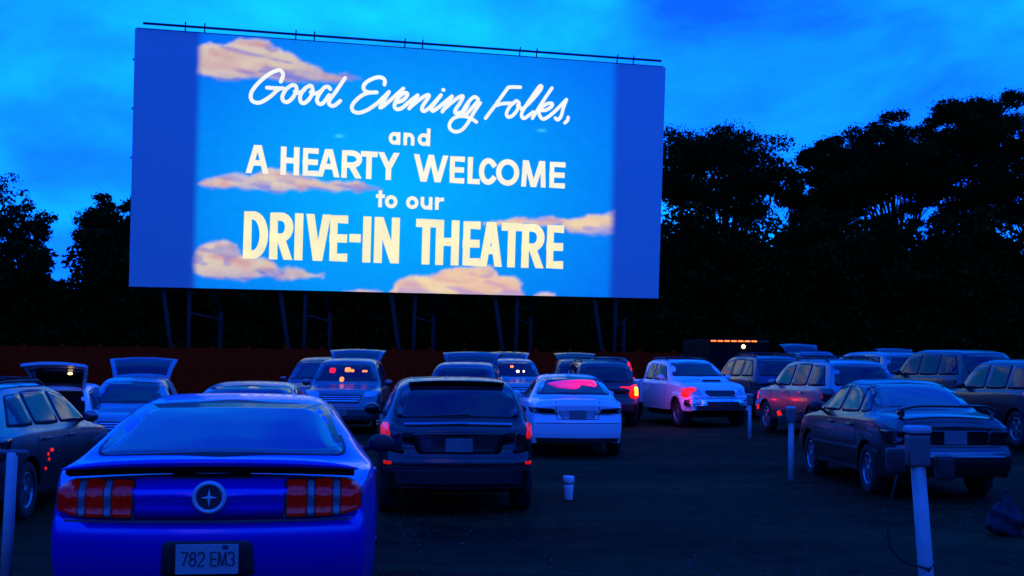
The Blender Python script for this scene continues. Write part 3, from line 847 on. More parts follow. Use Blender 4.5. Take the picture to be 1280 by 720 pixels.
def build_woods():
    pos, siz = [], []
    hull = MB()
    def topz(x):
        px = 640 + x / 70 * F_PX
        if px > 815: return 9.35 + .5 * math.sin(x * .8) + .4 * math.sin(x * 1.9 + 1)
        if px < 50: return 6.8 + .6 * math.sin(x * 1.1)
        if px < 84: return 5.2 + .3 * math.sin(x * 3)
        if px < 210: return 7.9 + .5 * math.sin(x * 1.3)
        return 7.2 + .5 * math.sin(x * .9)
    xs = np.arange(-42, 44, 0.8)
    for x in xs:
        t = topz(x)
        for k in range(9):
            z = (k + .5) / 9 * t
            c = np.array([x + rng.uniform(-.5, .5), 71 + rng.uniform(-1.2, 1.2) - (1 - z / t) * 1.5, z])
            s = rng.uniform(.7, 1.15)
            n = 120 if k < 6 else 210
            d = rng.normal(size=(n, 3)); d /= np.linalg.norm(d, axis=1)[:, None]
            p = c + d * (rng.uniform(.2, 1, n) ** .5)[:, None] * s
            pos.append(p); siz.append(rng.uniform(.1, .24, n))
    # the same belt goes on round both sides and behind the rows
    for (ax, ay, bx, by) in ((-46, 74, -46, -40), (46, 74, 46, -40), (-46, -38, 46, -38)):
        ln = math.hypot(bx - ax, by - ay); k = int(ln / 1.6)
        for i in range(k):
            t = i / k; X, Y = ax + (bx - ax) * t, ay + (by - ay) * t
            for z in np.arange(1.0, 13.5 + 1.5 * math.sin(i * .9), 2.0):
                n = 26
                d = rng.normal(size=(n, 3)); d /= np.linalg.norm(d, axis=1)[:, None]
                pos.append(np.array([X + rng.uniform(-.8, .8), Y + rng.uniform(-.8, .8), z]) + d * (rng.uniform(.2, 1, n) ** .5)[:, None] * 1.6); siz.append(rng.uniform(.35, .7, n))
    # solid dark interior so that no light passes through the wood
    vs, fs = [], []
    for i, x in enumerate(xs):
        t = topz(x) - 0.9
        vs += [(x, 71.2, 0), (x, 71.2 + .3 * math.sin(x * 2), t), (x, 73.5, t - .4), (x, 73.5, 0)]
    for i in range(len(xs) - 1):
        for k in range(3): fs.append((i * 4 + k, i * 4 + k + 1, i * 4 + 4 + k + 1, i * 4 + 4 + k))
    for (ax, ay, bx, by) in ((-48, 76, -48, -42), (48, 76, 48, -42), (-48, -40, 48, -40)):
        k = 40; b0 = len(vs)
        for i in range(k + 1):
            t = i / k; vs += [(ax + (bx - ax) * t, ay + (by - ay) * t, 0), (ax + (bx - ax) * t, ay + (by - ay) * t, 12.6 + 1.4 * math.sin(i * 1.3))]
        for i in range(k): fs.append((b0 + 2 * i, b0 + 2 * i + 2, b0 + 2 * i + 3, b0 + 2 * i + 1))
    me = leaf_mesh('woods', np.concatenate(pos), np.concatenate(siz))
    bm = bmesh.new(); bm.from_mesh(me)
    nv = [bm.verts.new(v) for v in vs]
    for f in fs: bm.faces.new([nv[i] for i in f])
    bm.to_mesh(me); bm.free()
    o = link('woods', me, M['leaf'])
    tag(o, 'dense dark undergrowth closing off the field behind the screen', 'woods', kind='stuff')
build_woods()

# ------------------------------------------------------------------ vehicles
SPEC = {
 'coupe': dict(L=4.78, W=1.88, H=1.41, rw=.62, sill=.24, ws=(1.10, 1.35, .74, .58), rear=(1.072, 1.345, .74, .61),
    top=[(0, .96), (.07, 1.01), (.3, 1.04), (.66, 1.065), (1.0, 1.165), (1.6, 1.335), (2.05, 1.40), (2.4, 1.41), (2.75, 1.36), (3.4, 1.08), (3.55, 1.05), (4.3, .97), (4.65, .85), (4.78, .70)],
    belt=[(0, .925), (.5, 1.0), (1.2, 1.005), (2.4, .945), (3.5, .93), (4.3, .85), (4.78, .6)], wheels=(.98, 3.70), r=.345,
    prof_r=[(.15, .16), (.32, .10), (.45, .02), (.62, -.03), (.735, -.035), (.775, .0), (.82, .025), (.98, -.005), (1.06, -.02), (1.4, 0)], bow=.17, bowf=.3,
    win=[[(1.55, 1.02), (3.08, 1.0), (2.68, 1.29), (2.3, 1.335), (1.75, 1.27)]]),
 'hatch': dict(L=4.41, W=1.79, H=1.53, rw=.64, sill=.27, ws=(1.14, 1.44, .74, .58), rear=(1.09, 1.41, .69, .615),
    top=[(0, 1.0), (.05, 1.05), (.13, 1.13), (.45, 1.41), (.66, 1.49), (1.2, 1.53), (2.0, 1.53), (2.5, 1.50), (2.75, 1.42), (3.35, 1.12), (3.5, 1.07), (4.1, .98), (4.35, .85), (4.41, .75)],
    belt=[(0, .97), (.8, 1.03), (2.5, 1.0), (3.4, .98), (4.0, .9), (4.41, .68)], wheels=(.78, 3.42), r=.345,
    prof_r=[(.15, .10), (.3, .02), (.42, -.02), (.58, -.05), (.66, -.045), (.70, .0), (1.0, .02), (1.2, 0)], bow=.16, bowf=.28,
    win=[[(.55, 1.1), (1.35, 1.09), (1.35, 1.42), (.85, 1.40)], [(1.42, 1.09), (2.2, 1.07), (2.2, 1.43), (1.42, 1.43)], [(2.27, 1.07), (3.0, 1.06), (2.65, 1.38), (2.27, 1.42)]]),
 'sedan': dict(L=4.75, W=1.82, H=1.46, rw=.575, sill=.24, ws=(1.06, 1.37, .72, .56), rear=(1.10, 1.385, .69, .555),
    top=[(0, .98), (.06, 1.035), (.45, 1.065), (.7, 1.085), (1.0, 1.21), (1.4, 1.37), (1.85, 1.445), (2.4, 1.46), (2.8, 1.42), (3.0, 1.36), (3.65, 1.02), (3.8, .98), (4.35, .88), (4.62, .78), (4.75, .66)],
    belt=[(0, .90), (.6, .97), (2.5, .94), (3.6, .91), (4.3, .8), (4.75, .6)], wheels=(.98, 3.78), r=.325,
    prof_r=[(.15, .12), (.3, .03), (.45, -.02), (.66, -.03), (.72, .02), (.98, .0), (1.04, -.03), (1.4, 0)], bow=.16, bowf=.3,
    win=[[(1.12, 1.04), (2.05, 1.02), (2.05, 1.37), (1.6, 1.33)], [(2.13, 1.02), (3.15, 1.0), (2.75, 1.30), (2.13, 1.37)]]),
 'old_sedan': dict(L=4.6, W=1.70, H=1.40, rw=.555, sill=.25, ws=(1.03, 1.32, .68, .55), rear=(1.07, 1.325, .655, .545),
    top=[(0, .93), (.05, .985), (.5, 1.03), (.85, 1.055), (1.15, 1.19), (1.5, 1.325), (1.85, 1.39), (2.3, 1.40), (2.65, 1.36), (2.85, 1.28), (3.45, .99), (3.6, .95), (4.3, .84), (4.52, .75), (4.6, .66)],
    belt=[(0, .86), (.7, .93), (2.4, .91), (3.5, .88), (4.2, .76), (4.6, .58)], wheels=(.95, 3.56), r=.31,
    prof_r=[(.15, .10), (.3, .02), (.42, -.05), (.56, -.06), (.6, .0), (.95, .02), (1.4, 0)], bow=.08, bowf=.2,
    win=[[(1.02, 1.02), (1.32, 1.0), (1.36, 1.25)], [(1.40, 1.0), (2.15, .98), (2.15, 1.31), (1.55, 1.31)], [(2.23, .98), (3.1, .97), (2.72, 1.25), (2.23, 1.31)]]),
 'suv': dict(L=4.6, W=1.82, H=1.74, rw=.63, sill=.32, ws=(1.22, 1.62, .74, .61), rear=(1.17, 1.60, .67, .59),
    top=[(0, 1.05), (.05, 1.13), (.30, 1.55), (.5, 1.68), (1.1, 1.735), (2.2, 1.74), (2.7, 1.69), (2.9, 1.60), (3.35, 1.2), (3.5, 1.13), (4.2, 1.04), (4.5, .92), (4.6, .8)],
    belt=[(0, 1.02), (1, 1.07), (2.5, 1.05), (3.4, 1.03), (4.2, .95), (4.6, .72)], wheels=(.85, 3.55), r=.36,
    prof_r=[(.2, .10), (.35, .02), (.5, -.04), (.66, -.05), (.72, 0), (1.0, .01), (1.3, 0)], bow=.13, bowf=.22,
    win=[[(.42, 1.16), (1.22, 1.15), (1.22, 1.60), (.68, 1.58)], [(1.30, 1.15), (2.1, 1.13), (2.1, 1.62), (1.30, 1.62)], [(2.18, 1.13), (3.02, 1.12), (2.74, 1.52), (2.18, 1.61)]]),
 'wagon': dict(L=4.7, W=1.76, H=1.50, rw=.575, sill=.26, ws=(1.06, 1.40, .70, .56), rear=(1.06, 1.38, .65, .55),
    top=[(0, .95), (.06, 1.02), (.38, 1.34), (.6, 1.45), (1.2, 1.50), (2.3, 1.49), (2.7, 1.43), (2.95, 1.33), (3.5, 1.02), (3.65, .98), (4.35, .87), (4.6, .76), (4.7, .66)],
    belt=[(0, .92), (.8, .96), (2.5, .94), (3.5, .9), (4.3, .8), (4.7, .6)], wheels=(.95, 3.6), r=.325,
    prof_r=[(.15, .10), (.3, .02), (.42, -.04), (.58, -.05), (.64, 0), (1.0, .01), (1.2, 0)], bow=.11, bowf=.25,
    win=[[(.48, 1.05), (1.2, 1.04), (1.2, 1.38), (.75, 1.36)], [(1.28, 1.04), (2.1, 1.02), (2.1, 1.40), (1.28, 1.40)], [(2.18, 1.02), (3.15, 1.0), (2.78, 1.30), (2.18, 1.39)]]),
 'minivan': dict(L=4.95, W=1.92, H=1.76, rw=.66, sill=.28, ws=(1.16, 1.62, .78, .64), rear=(1.15, 1.62, .70, .62),
    top=[(0, 1.05), (.05, 1.12), (.28, 1.6), (.5, 1.71), (1.3, 1.76), (2.6, 1.74), (3.0, 1.67), (3.3, 1.52), (3.95, 1.13), (4.1, 1.06), (4.65, .93), (4.86, .82), (4.95, .7)],
    belt=[(0, 1.0), (1, 1.05), (2.8, 1.02), (3.8, .98), (4.5, .86), (4.95, .62)], wheels=(.95, 4.0), r=.34,
    prof_r=[(.2, .10), (.35, .02), (.5, -.04), (.66, -.05), (.72, 0), (1.0, .01), (1.3, 0)], bow=.12, bowf=.28,
    win=[[(.40, 1.14), (1.4, 1.13), (1.4, 1.62), (.62, 1.60)], [(1.48, 1.13), (2.5, 1.11), (2.5, 1.64), (1.48, 1.64)], [(2.58, 1.11), (3.6, 1.09), (3.1, 1.50), (2.58, 1.62)]]),
 'pickup': dict(L=3.65, W=1.86, H=1.76, rw=.64, sill=.42, ws=(1.31, 1.66, .73, .61), rear=(1.22, 1.60, .6, .55),
    top=[(0, 1.66), (.05, 1.71), (.35, 1.76), (1.2, 1.76), (1.5, 1.72), (1.75, 1.60), (2.2, 1.29), (2.35, 1.24), (3.1, 1.16), (3.45, 1.06), (3.6, .96), (3.65, .88)],
    belt=[(0, 1.14), (2, 1.12), (3.1, 1.05), (3.65, .82)], wheels=(2.78,), r=.38,
    prof_r=[(.2, .0), (1.8, 0)], bow=.03, bowf=.2,
    win=[[(.22, 1.22), (.9, 1.21), (.9, 1.62), (.35, 1.62)], [(.98, 1.21), (1.95, 1.2), (1.55, 1.56), (.98, 1.63)]]),
}

def rpoly(pts, r=0.05, n=4, seg=0.12):
    """round the corners of an outline and cut its edges into short pieces"""
    P = [np.array(p, float) for p in pts]; out = []; m = len(P)
    for i in range(m):
        a, b, c = P[i - 1], P[i], P[(i + 1) % m]
        d1, d2 = a - b, c - b
        l1, l2 = np.linalg.norm(d1), np.linalg.norm(d2)
        k = min(r, l1 * .45, l2 * .45)
        p1, p2 = b + d1 / l1 * k, b + d2 / l2 * k
        out += [(1 - t) ** 2 * p1 + 2 * t * (1 - t) * b + t * t * p2 for t in np.linspace(0, 1, n + 1)]
    res = []
    for i in range(len(out)):
        a, b = out[i], out[(i + 1) % len(out)]
        k = max(1, int(np.linalg.norm(b - a) / seg))
        res += [a + (b - a) * j / k for j in range(k)]
    return res

WHEEL = {}
def wheel_meshes(r):
    if r in WHEEL: return WHEEL[r]
    T = Matrix.Rotation(R(90), 4, 'Y')
    w = .105
    rr = r * .66
    ty = MB().lathe([(rr - .01, -w * .8), (rr + .015, -w), (r - .03, -w), (r - .006, -w * .82), (r, -w * .4), (r, w * .4), (r - .006, w * .82), (r - .03, w), (rr + .015, w), (rr - .01, w * .8), (rr - .012, -w * .8)], 28, T, close=False)
    ri = MB().lathe([(rr, -w * .8), (rr, w * .8), (rr - .02, w * .86), (rr - .03, w * .7), (rr - .035, -w * .5), (.03, -w * .5)], 28, T, close=False)
    for k in range(5):
        a = 2 * math.pi * k / 5
        Mx = T @ Matrix.Rotation(a, 4, 'Z')
        vs = []
        for x, hw_, z in ((.03, .035, .075), (rr * .5, .028, .085), (rr - .015, .05, .07)):
            vs += [Mx @ Vector((x, -hw_, z)), Mx @ Vector((x, hw_, z)), Mx @ Vector((x, hw_, z - .05)), Mx @ Vector((x, -hw_, z - .05))]
        fs = []
        for i in range(2):
            for j in range(4): fs.append((i * 4 + j, i * 4 + (j + 1) % 4, i * 4 + 4 + (j + 1) % 4, i * 4 + 4 + j))
        ri.add(vs, fs)
    ri.lathe([(.001, .098), (.05, .095), (.058, .07), (.058, .02)], 14, T, close=False)
    a, b = ty.mesh('tyre', True), ri.mesh('rim')
    a.materials.append(M['tyre']); b.materials.append(M['rim'])
    WHEEL[r] = (a, b)
    return a, b

class Car:
    def __init__(self, kind, name, label, cat, x, y, heading, mat, group=None, z=None, wscale=1.0, zscale=1.0):
        S = self.S = SPEC[kind]
        self.kind, self.mat = kind, mat
        self.root = empty(name, (x, y, ground_z(x, y) if z is None else z), R(heading))
        self.root.scale = (wscale, 1, zscale)
        tag(self.root, label, cat, group)
        self.L, self.W, self.H = S['L'], S['W'], S['H']
        self.body()
        me_t, me_r = wheel_meshes(S['r'])
        for s in S['wheels']:
            for sd in (-1, 1): self.wheel(s, sd)

    def wheel(self, s, sd):
        me_t, me_r = wheel_meshes(self.S['r'])
        t = link('tyre', me_t, None, None)
        wroot = bpy.data.objects.new('wheel', None); COL.objects.link(wroot); wroot.parent = self.root
        wroot.location = (sd * (self.W / 2 - .125), s - self.L / 2, self.S['r'] - .004)
        if sd < 0: wroot.rotation_euler = (0, 0, R(180))
        t.parent = wroot
        link('rim', me_r, None, wroot)

    def body(self):
        S, L, W, H = self.S, self.L, self.W, self.H
        top, belt = pchip(S['top']), pchip(S['belt'])
        r, Ra = S['r'], S['r'] + .055
        prof_r = pchip(S['prof_r'])
        prof_f = pchip([(.15, .12), (.3, .03), (.45, 0), (.6, .0), (.8, .06), (1.0, .08), (1.2, 0)])
        hwm = W / 2
        st = set(np.round(np.arange(0, L + 1e-6, .07), 4).tolist() + np.round(np.linspace(0, .5, 22), 4).tolist() + np.round(np.linspace(L - .25, L, 9), 4).tolist() + [L])
        for yw in S['wheels']:
            for k in range(0, 19): st.add(round(yw + Ra * math.cos(math.pi * k / 18), 4))
        st = sorted(s for s in st if 0 <= s <= L)
        bm_ = belt(L * .45)
        def plan(s):
            y = s - L / 2; a = .5 * L / 2
            k = max(abs(y) - a, 0) / (L / 2 - a)
            return hwm * (1 - (.10 if y < 0 else .13) * k ** 2.4)
        def sec(s):
            zt_ = top(s); zb = min(belt(s), zt_ - .025); hw = plan(s)
            zl = S['sill'] + .04 * max(0, abs(s - L / 2) / (L / 2) - .7)
            for yw in S['wheels']:
                q = Ra * Ra - (s - yw) ** 2
                if q > 0: zl = max(zl, r + math.sqrt(q))
            zl = min(zl, zb - .06)
            tau = min(max((zt_ - zb - .05) / (H - bm_ - .05), 0), 1)
            wt = hw * .92 * (1 - tau) + S['rw'] * tau
            rc = min(.10, (zt_ - zb) * .42) + .01
            def xa(z):
                tz = (z - .2) / (zb - .2)
                return hw * (1 - .055 * (max(.55 - tz, 0) / .55) ** 2 - .03 * (max(tz - .62, 0) / .38) ** 2)
            pts = [(xa(zl + (zb - .03 - zl) * t), zl + (zb - .03 - zl) * t) for t in np.linspace(0, 1, 11)]
            b0 = np.array(pts[-1]); b1 = np.array((hw * .968, zb)); b2 = np.array((hw * .95, zb + .012))
            crown = .018 + .03 * (1 - tau) * min(1, (zt_ - zb) / .1)
            c0 = np.array((wt + (hw * .95 - wt) * rc / (zt_ - zb + 1e-3) * .8, zt_ - rc - crown * .6)); c1 = np.array((wt - .01, zt_ - crown - .005)); c2 = np.array((wt - rc * 1.3 - .02, zt_ - crown * .72))
            if c0[1] < b2[1]: c0[1] = b2[1] + .002
            bz = lambda p, q, w_, t: (1 - t) ** 2 * p + 2 * t * (1 - t) * q + t * t * w_
            pts += [tuple(bz(b0, b1, b2, t)) for t in (.35, .7, 1)]
            pts += [tuple(b2 + (c0 - b2) * t) for t in np.linspace(0, 1, 8)[1:]]
            pts += [tuple(bz(c0, c1, c2, t)) for t in (.2, .4, .6, .8, 1)]
            x2 = c2[0]
            pts += [(x2 * (1 - t), c2[1] + (zt_ - c2[1]) * (1 - (1 - t) ** 2)) for t in np.linspace(0, 1, 7)[1:]]
            return np.array(pts)
        secs = [(s - L / 2, sec(s)) for s in st]
        def capsecs(s, sg):
            p = sec(s); out = []; rad = .055
            zc = p[:, 1].mean()
            for a in (30, 60, 85):
                ins = rad * (1 - math.cos(R(a)))
                q = p.copy(); q[:, 0] = np.maximum(q[:, 0] - ins, 0) ; q[-1, 0] = 0
                q[:, 1] += np.where(q[:, 1] > zc, -ins, ins * .5)
                out.append((s - L / 2 + sg * rad * math.sin(R(a)), q))
            return out
        secs = capsecs(0, -1)[::-1] + secs + capsecs(L, 1)
        N = len(secs[0][1]); Mn = 2 * N - 1
        V = []
        for y, p in secs:
            V += [(-x, y, z) for x, z in p[:-1]] + [(0, y, p[-1][1])] + [(x, y, z) for x, z in p[:-1][::-1]]
        Fc = []
        for j in range(len(secs) - 1):
            for i in range(Mn - 1):
                Fc.append((j * Mn + i, j * Mn + i + 1, (j + 1) * Mn + i + 1, (j + 1) * Mn + i))
        nx = 10
        for j, flip in ((0, False), (len(secs) - 1, True)):
            y, p = secs[j]; b = len(V); base = j * Mn
            rows = []
            for i in range(N - 1):
                row = [base + i]
                for k in range(1, nx):
                    V.append((-p[i][0] + 2 * p[i][0] * k / nx, y, p[i][1])); row.append(len(V) - 1)
                row.append(base + Mn - 1 - i); rows.append(row)
            rows.append([base + N - 1] * (nx + 1))
            for i in range(N - 1):
                for k in range(nx):
                    f = [rows[i][k], rows[i][k + 1], rows[i + 1][k + 1], rows[i + 1][k]]
                    f = list(dict.fromkeys(f))
                    if len(f) >= 3: Fc.append(tuple(f if flip else f[::-1]))
        V = np.array(V)
        x, y, z = V[:, 0].copy(), V[:, 1].copy(), V[:, 2].copy()
        pr = np.array([prof_r(k) for k in z]); pf = np.array([prof_f(k) for k in z])
        wr = np.clip((-L / 2 + .75 - y) / .75, 0, 1); wr = wr * wr * (3 - 2 * wr)
        wf = np.clip((y - L / 2 + .75) / .75, 0, 1); wf = wf * wf * (3 - 2 * wf)
        V[:, 1] = y + wr * (S['bow'] * (x / hwm) ** 2 + pr) - wf * (S['bowf'] * (x / hwm) ** 2 + pf)
        mb = MB(); mb.v = [tuple(p) for p in V]; mb.f = Fc
        self.bodyo = mb.build('body', self.mat, self.root, smooth=True)
        self.bvh = BVHTree.FromPolygons([Vector(p) for p in V], Fc)
        y0 = -L / 2 + .22 if self.kind != 'pickup' else -L / 2
        MB().box((0, (y0 + L / 2 - .3) / 2, .47), (W - .62, L / 2 - .3 - y0, .42)).build('underbody', M['under'], self.root)

    # ---- pieces laid onto the body
    def cast(self, a, b, view, side=1):
        if view == 'rear': o, d = Vector((a, -self.L / 2 - 2, b)), Vector((0, 1, 0))
        elif view == 'front': o, d = Vector((a, self.L / 2 + 2, b)), Vector((0, -1, 0))
        elif view == 'top': o, d = Vector((a, b - self.L / 2, 4)), Vector((0, 0, -1))
        else: o, d = Vector((side * 3, a - self.L / 2, b)), Vector((-side, 0, 0))
        h, n, i, ds = self.bvh.ray_cast(o, d)
        if h is None:
            h, n, i, ds = self.bvh.find_nearest(o + d * 2)
        if n.dot(d) > 0: n = -n
        return h, n
    def patch(self, name, outline, view, mat, off=.004, parent=None, side=1, r=.05, grow=0.0, skirt=.012):
        q_ = [np.array(p, float) for p in outline]
        per = sum(np.linalg.norm(q_[i] - q_[i - 1]) for i in range(len(q_)))
        pts = rpoly(outline, r, seg=min(.12, per / 26))
        c = sum(pts) / len(pts)
        if grow:
            pts = [p + (p - c) / max(np.linalg.norm(p - c), 1e-6) * grow for p in pts]
        rings = [1.0, .82, .55, .25]
        vs, fs = [], []
        n = len(pts)
        first = []
        for k in rings:
            for p in pts:
                q = c + (p - c) * k
                h, nn = self.cast(q[0], q[1], view, side)
                vs.append(h + nn * off)
                if k == 1.0: first.append(h - nn * skirt)
        h, nn = self.cast(c[0], c[1], view, side); vs.append(h + nn * off)
        for k in range(len(rings) - 1):
            for i in range(n): fs.append((k * n + i, k * n + (i + 1) % n, (k + 1) * n + (i + 1) % n, (k + 1) * n + i))
        k = len(rings) - 1
        for i in range(n): fs.append((k * n + i, k * n + (i + 1) % n, (k + 1) * n))
        b = len(vs); vs += first
        for i in range(n): fs.append((b + i, b + (i + 1) % n, (i + 1) % n, i))
        mb = MB().add(vs, fs)
        return mb.build(name, mat, parent or self.root, smooth=True)
    def both(self, name, outline, view, mat, **k):
        a = self.patch(name, outline, view, mat, **k)
        b = self.patch(name, [(-x, z) for x, z in outline], view, mat, **k)
        return a, b
    def sides(self, name, outline, mat, **k):
        return [self.patch(name, outline, 'side', mat, side=sd, **k) for sd in (-1, 1)]
    def line(self, name, pts, view, mat, w=.012, off=.0025, side=1, parent=None):
        P = [np.array(p, float) for p in pts]; D = []
        for i in range(len(P) - 1):
            k = max(1, int(np.linalg.norm(P[i + 1] - P[i]) / .07))
            D += [P[i] + (P[i + 1] - P[i]) * j / k for j in range(k)]
        D.append(P[-1]); vs, fs = [], []
        for i, p in enumerate(D):
            t = D[min(i + 1, len(D) - 1)] - D[max(i - 1, 0)]; t /= np.linalg.norm(t); nn = np.array((-t[1], t[0])) * w / 2
            for q in (p - nn, p, p + nn):
                h, m = self.cast(q[0], q[1], view, side); vs.append(h + m * off)
        for i in range(len(D) - 1):
            fs += [(3 * i, 3 * i + 1, 3 * i + 4, 3 * i + 3), (3 * i + 1, 3 * i + 2, 3 * i + 5, 3 * i + 4)]
        return MB().add(vs, fs).build(name, mat, parent or self.root, smooth=True, fix=False)
    def windows(self, glass=None, rear=True, rear_mat=None, sides=True):
        g = glass or M['glass']; S = self.S
        zl, zh, wl_, wh = S['ws']
        o = [(-wl_, zl), (0, zl + .012), (wl_, zl), (wh, zh), (0, zh + .012), (-wh, zh)]
        w = self.patch('windshield', o, 'front', g, off=.006, r=.07)
        self.patch('window_trim', o, 'front', M['rubber'], off=.003, r=.07, grow=.022, parent=w)
        if rear:
            zl, zh, wl_, wh = S['rear']
            o = [(-wl_, zl), (0, zl + .022), (wl_, zl), (wh, zh), (0, zh + .012), (-wh, zh)]
            w = self.patch('rear_window', o, 'rear', rear_mat or g, off=.006, r=.07); self.rear_window = w
            self.patch('window_trim', o, 'rear', M['rubber'], off=.003, r=.07, grow=.022, parent=w)
        if sides:
            for o in S['win']:
                for sd in (-1, 1):
                    w = self.patch('side_window', o, 'side', M['glass_side'], off=.006, r=.05, side=sd)
                    self.patch('window_trim', o, 'side', M['rubber'], off=.003, r=.05, grow=.018, side=sd, parent=w)
    def doors(self, seams, zlow, zhigh, handles):
        for sd in (-1, 1):
            for s in seams: self.line('door_seam', [(s, zlow), (s + .01, zhigh)], 'side', M['rubber'], side=sd)
            for s, z in handles:
                h, n = self.cast(s, z, 'side', sd)
                MB().box(h + n * .018, (.03, .19, .035)).build('door_handle', self.mat, self.root, bevel=.008)
    def mirrors(self, s, z, mat=None):
        for sd in (-1, 1):
            h, n = self.cast(s, z - .06, 'side', sd)
            mb = MB()
            c = Vector((sd * (abs(h.x) + .13), s - self.L / 2 - .02, z))
            mb.lathe([(.02, -.06), (.06, -.05), (.076, 0), (.066, .045), (.025, .06)], 14, Matrix.Translation(c) @ Matrix.Rotation(R(90), 4, 'X') @ Matrix.Scale(1.35, 4, (1, 0, 0)))
            mb.tube([h - Vector((sd * .02, 0, 0)), c], .022, 8)
            mb.build('mirror', mat or self.mat, self.root, smooth=True)
    def plate(self, z, view='rear', text=None, w=.34, h=.17, mat=None, tilt=0):
        hh, n = self.cast(0, z, view)
        sg = -1 if view == 'rear' else 1
        y = hh.y + sg * .02
        p = MB().box((0, y, z), (w, .012, h)).build('licence_plate', mat or M['plate_old'], self.root, bevel=.004)
        return p, y
    def rails(self, s0, s1, mat):
        for sd in (-1, 1):
            pts = []
            for k in range(9):
                s = s0 + (s1 - s0) * k / 8
                h, n = self.cast(sd * (self.S['rw'] - .06), s, 'top')
                pts.append(h + Vector((0, 0, .055 if 0 < k < 8 else .0)))
            MB().tube(pts, .018, 8).build('roof_rail', mat, self.root, smooth=True)
        for s in (s0 + (s1 - s0) * .22, s0 + (s1 - s0) * .75):
            h, n = self.cast(0, s, 'top'); x = self.S['rw'] - .06
            MB().tube([(-x, h.y, h.z + .05), (0, h.y, h.z + .06), (x, h.y, h.z + .05)], .016, 8).build('roof_bar', mat, self.root, smooth=True)
    def tailgate(self, angle=18, mat=None, length=1.05, lamp=False):
        """rear hatch swung up about its hinge at the back of the roof"""
        S = self.S; w0, w1 = S['rear'][3] + .03, S['rear'][2] + .06
        h, n = self.cast(0, .62, 'top')
        piv = Vector((0, h.y - .08, h.z + .01))
        def prof(t):                                          # along the hatch, local (back, up)
            a = R(angle)
            if t < .6: q = Vector((t * length, .05 * math.sin(math.pi * t / .6)))
            else: q = Vector((.6 * length + (t - .6) * length * math.cos(R(32)), -(t - .6) * length * math.sin(R(32))))
            return Vector((0, -(q.x * math.cos(a) - q.y * math.sin(a)), q.x * math.sin(a) + q.y * math.cos(a)))
        def grid(t0, t1, ins, off, th, name, m, parent):
            vs, fs = [], []
            nt, nw = 10, 8
            for lay in (off, off - th):
                for i in range(nt + 1):
                    t = t0 + (t1 - t0) * i / nt
                    p = piv + prof(t); ww = w0 + (w1 - w0) * min(t / .6, 1) - ins
                    if t > .85: ww -= .08 * ((t - .85) / .15) ** 2
                    for k in range(nw + 1):
                        u = -1 + 2 * k / nw
                        vs.append(p + Vector((u * ww, .05 * u * u, lay - .035 * u * u)))
            A = (nt + 1) * (nw + 1)
            for i in range(nt):
                for k in range(nw):
                    q = (i * (nw + 1) + k, i * (nw + 1) + k + 1, (i + 1) * (nw + 1) + k + 1, (i + 1) * (nw + 1) + k)
                    fs.append(q); fs.append(tuple(A + j for j in q[::-1]))
            rim = [k for k in range(nw + 1)] + [(i * (nw + 1) + nw) for i in range(1, nt + 1)] + [nt * (nw + 1) + k for k in range(nw - 1, -1, -1)] + [i * (nw + 1) for i in range(nt - 1, 0, -1)]
            for a, b in zip(rim, rim[1:] + rim[:1]): fs.append((a, b, A + b, A + a))
            return MB().add(vs, fs).build(name, m, parent, smooth=False)
        tg = grid(0, 1, 0, 0.03, .05, 'tailgate', mat or self.mat, self.root)
        grid(.06, .55, .09, .04, .072, 'tailgate_glass', M['glass'], tg)
        MB().tube([piv + Vector((-w0 * .9, -.05, -.12)), piv + prof(.5) + Vector((-w0 * .95, 0, -.02))], .012, 6).build('gas_strut', M['rubber'], tg)
        MB().tube([piv + Vector((w0 * .9, -.05, -.12)), piv + prof(.5) + Vector((w0 * .95, 0, -.02))], .012, 6).build('gas_strut', M['rubber'], tg)
        # flat black patch standing for the shade in the open load bay
        self.patch('load_bay_shade', [(-w1 + .06, .72), (w1 - .06, .72), (w1 - .06, 1.1), (w0 - .04, S['rear'][1]), (-w0 + .04, S['rear'][1]), (-w1 + .06, 1.1)], 'rear', M['under'], off=.009, r=.06)
        if lamp:
            p = piv + prof(.45)
            MB().lathe([(.0, .02), (.05, .015), (.055, -.02), (.0, -.03)], 12, Matrix.Translation(p + Vector((.3, 0, -.07)))).build('cargo_lamp', M['warm'], tg)
        return tg
    def front_kit(self, lamp=None, grille=None, bumper=True):
        H, hw = self.H, self.W / 2
        lamp = lamp or [(.50, .70), (.80, .74), (.82, .84), (.52, .80)]
        for o in self.both('headlight', lamp, 'front', M['lens_clear'], off=.008, r=.04): pass
        grille = grille or [(-.40, .62), (.40, .62), (.44, .76), (-.44, .76)]
        g = self.patch('grille', grille, 'front', M['plastic'], off=.006, r=.04)
        zs = [p[1] for p in grille]; xs = [p[0] for p in grille]
        for k in range(1, 4):
            z = min(zs) + (max(zs) - min(zs)) * k / 4
            self.line('grille_bar', [(min(xs) * .93, z), (max(xs) * .93, z)], 'front', M['chrome'], w=.014, off=.012, parent=g)
        if bumper:
            self.patch('bumper_intake', [(-.5, .36), (.5, .36), (.55, .48), (-.55, .48)], 'front', M['plastic'], off=.006, r=.04)
            self.line('bumper_seam', [(-hw * .8, .56), (hw * .8, .56)], 'front', M['rubber'], w=.012)
        p, y = self.plate(.54, 'front', w=.3, h=.14)

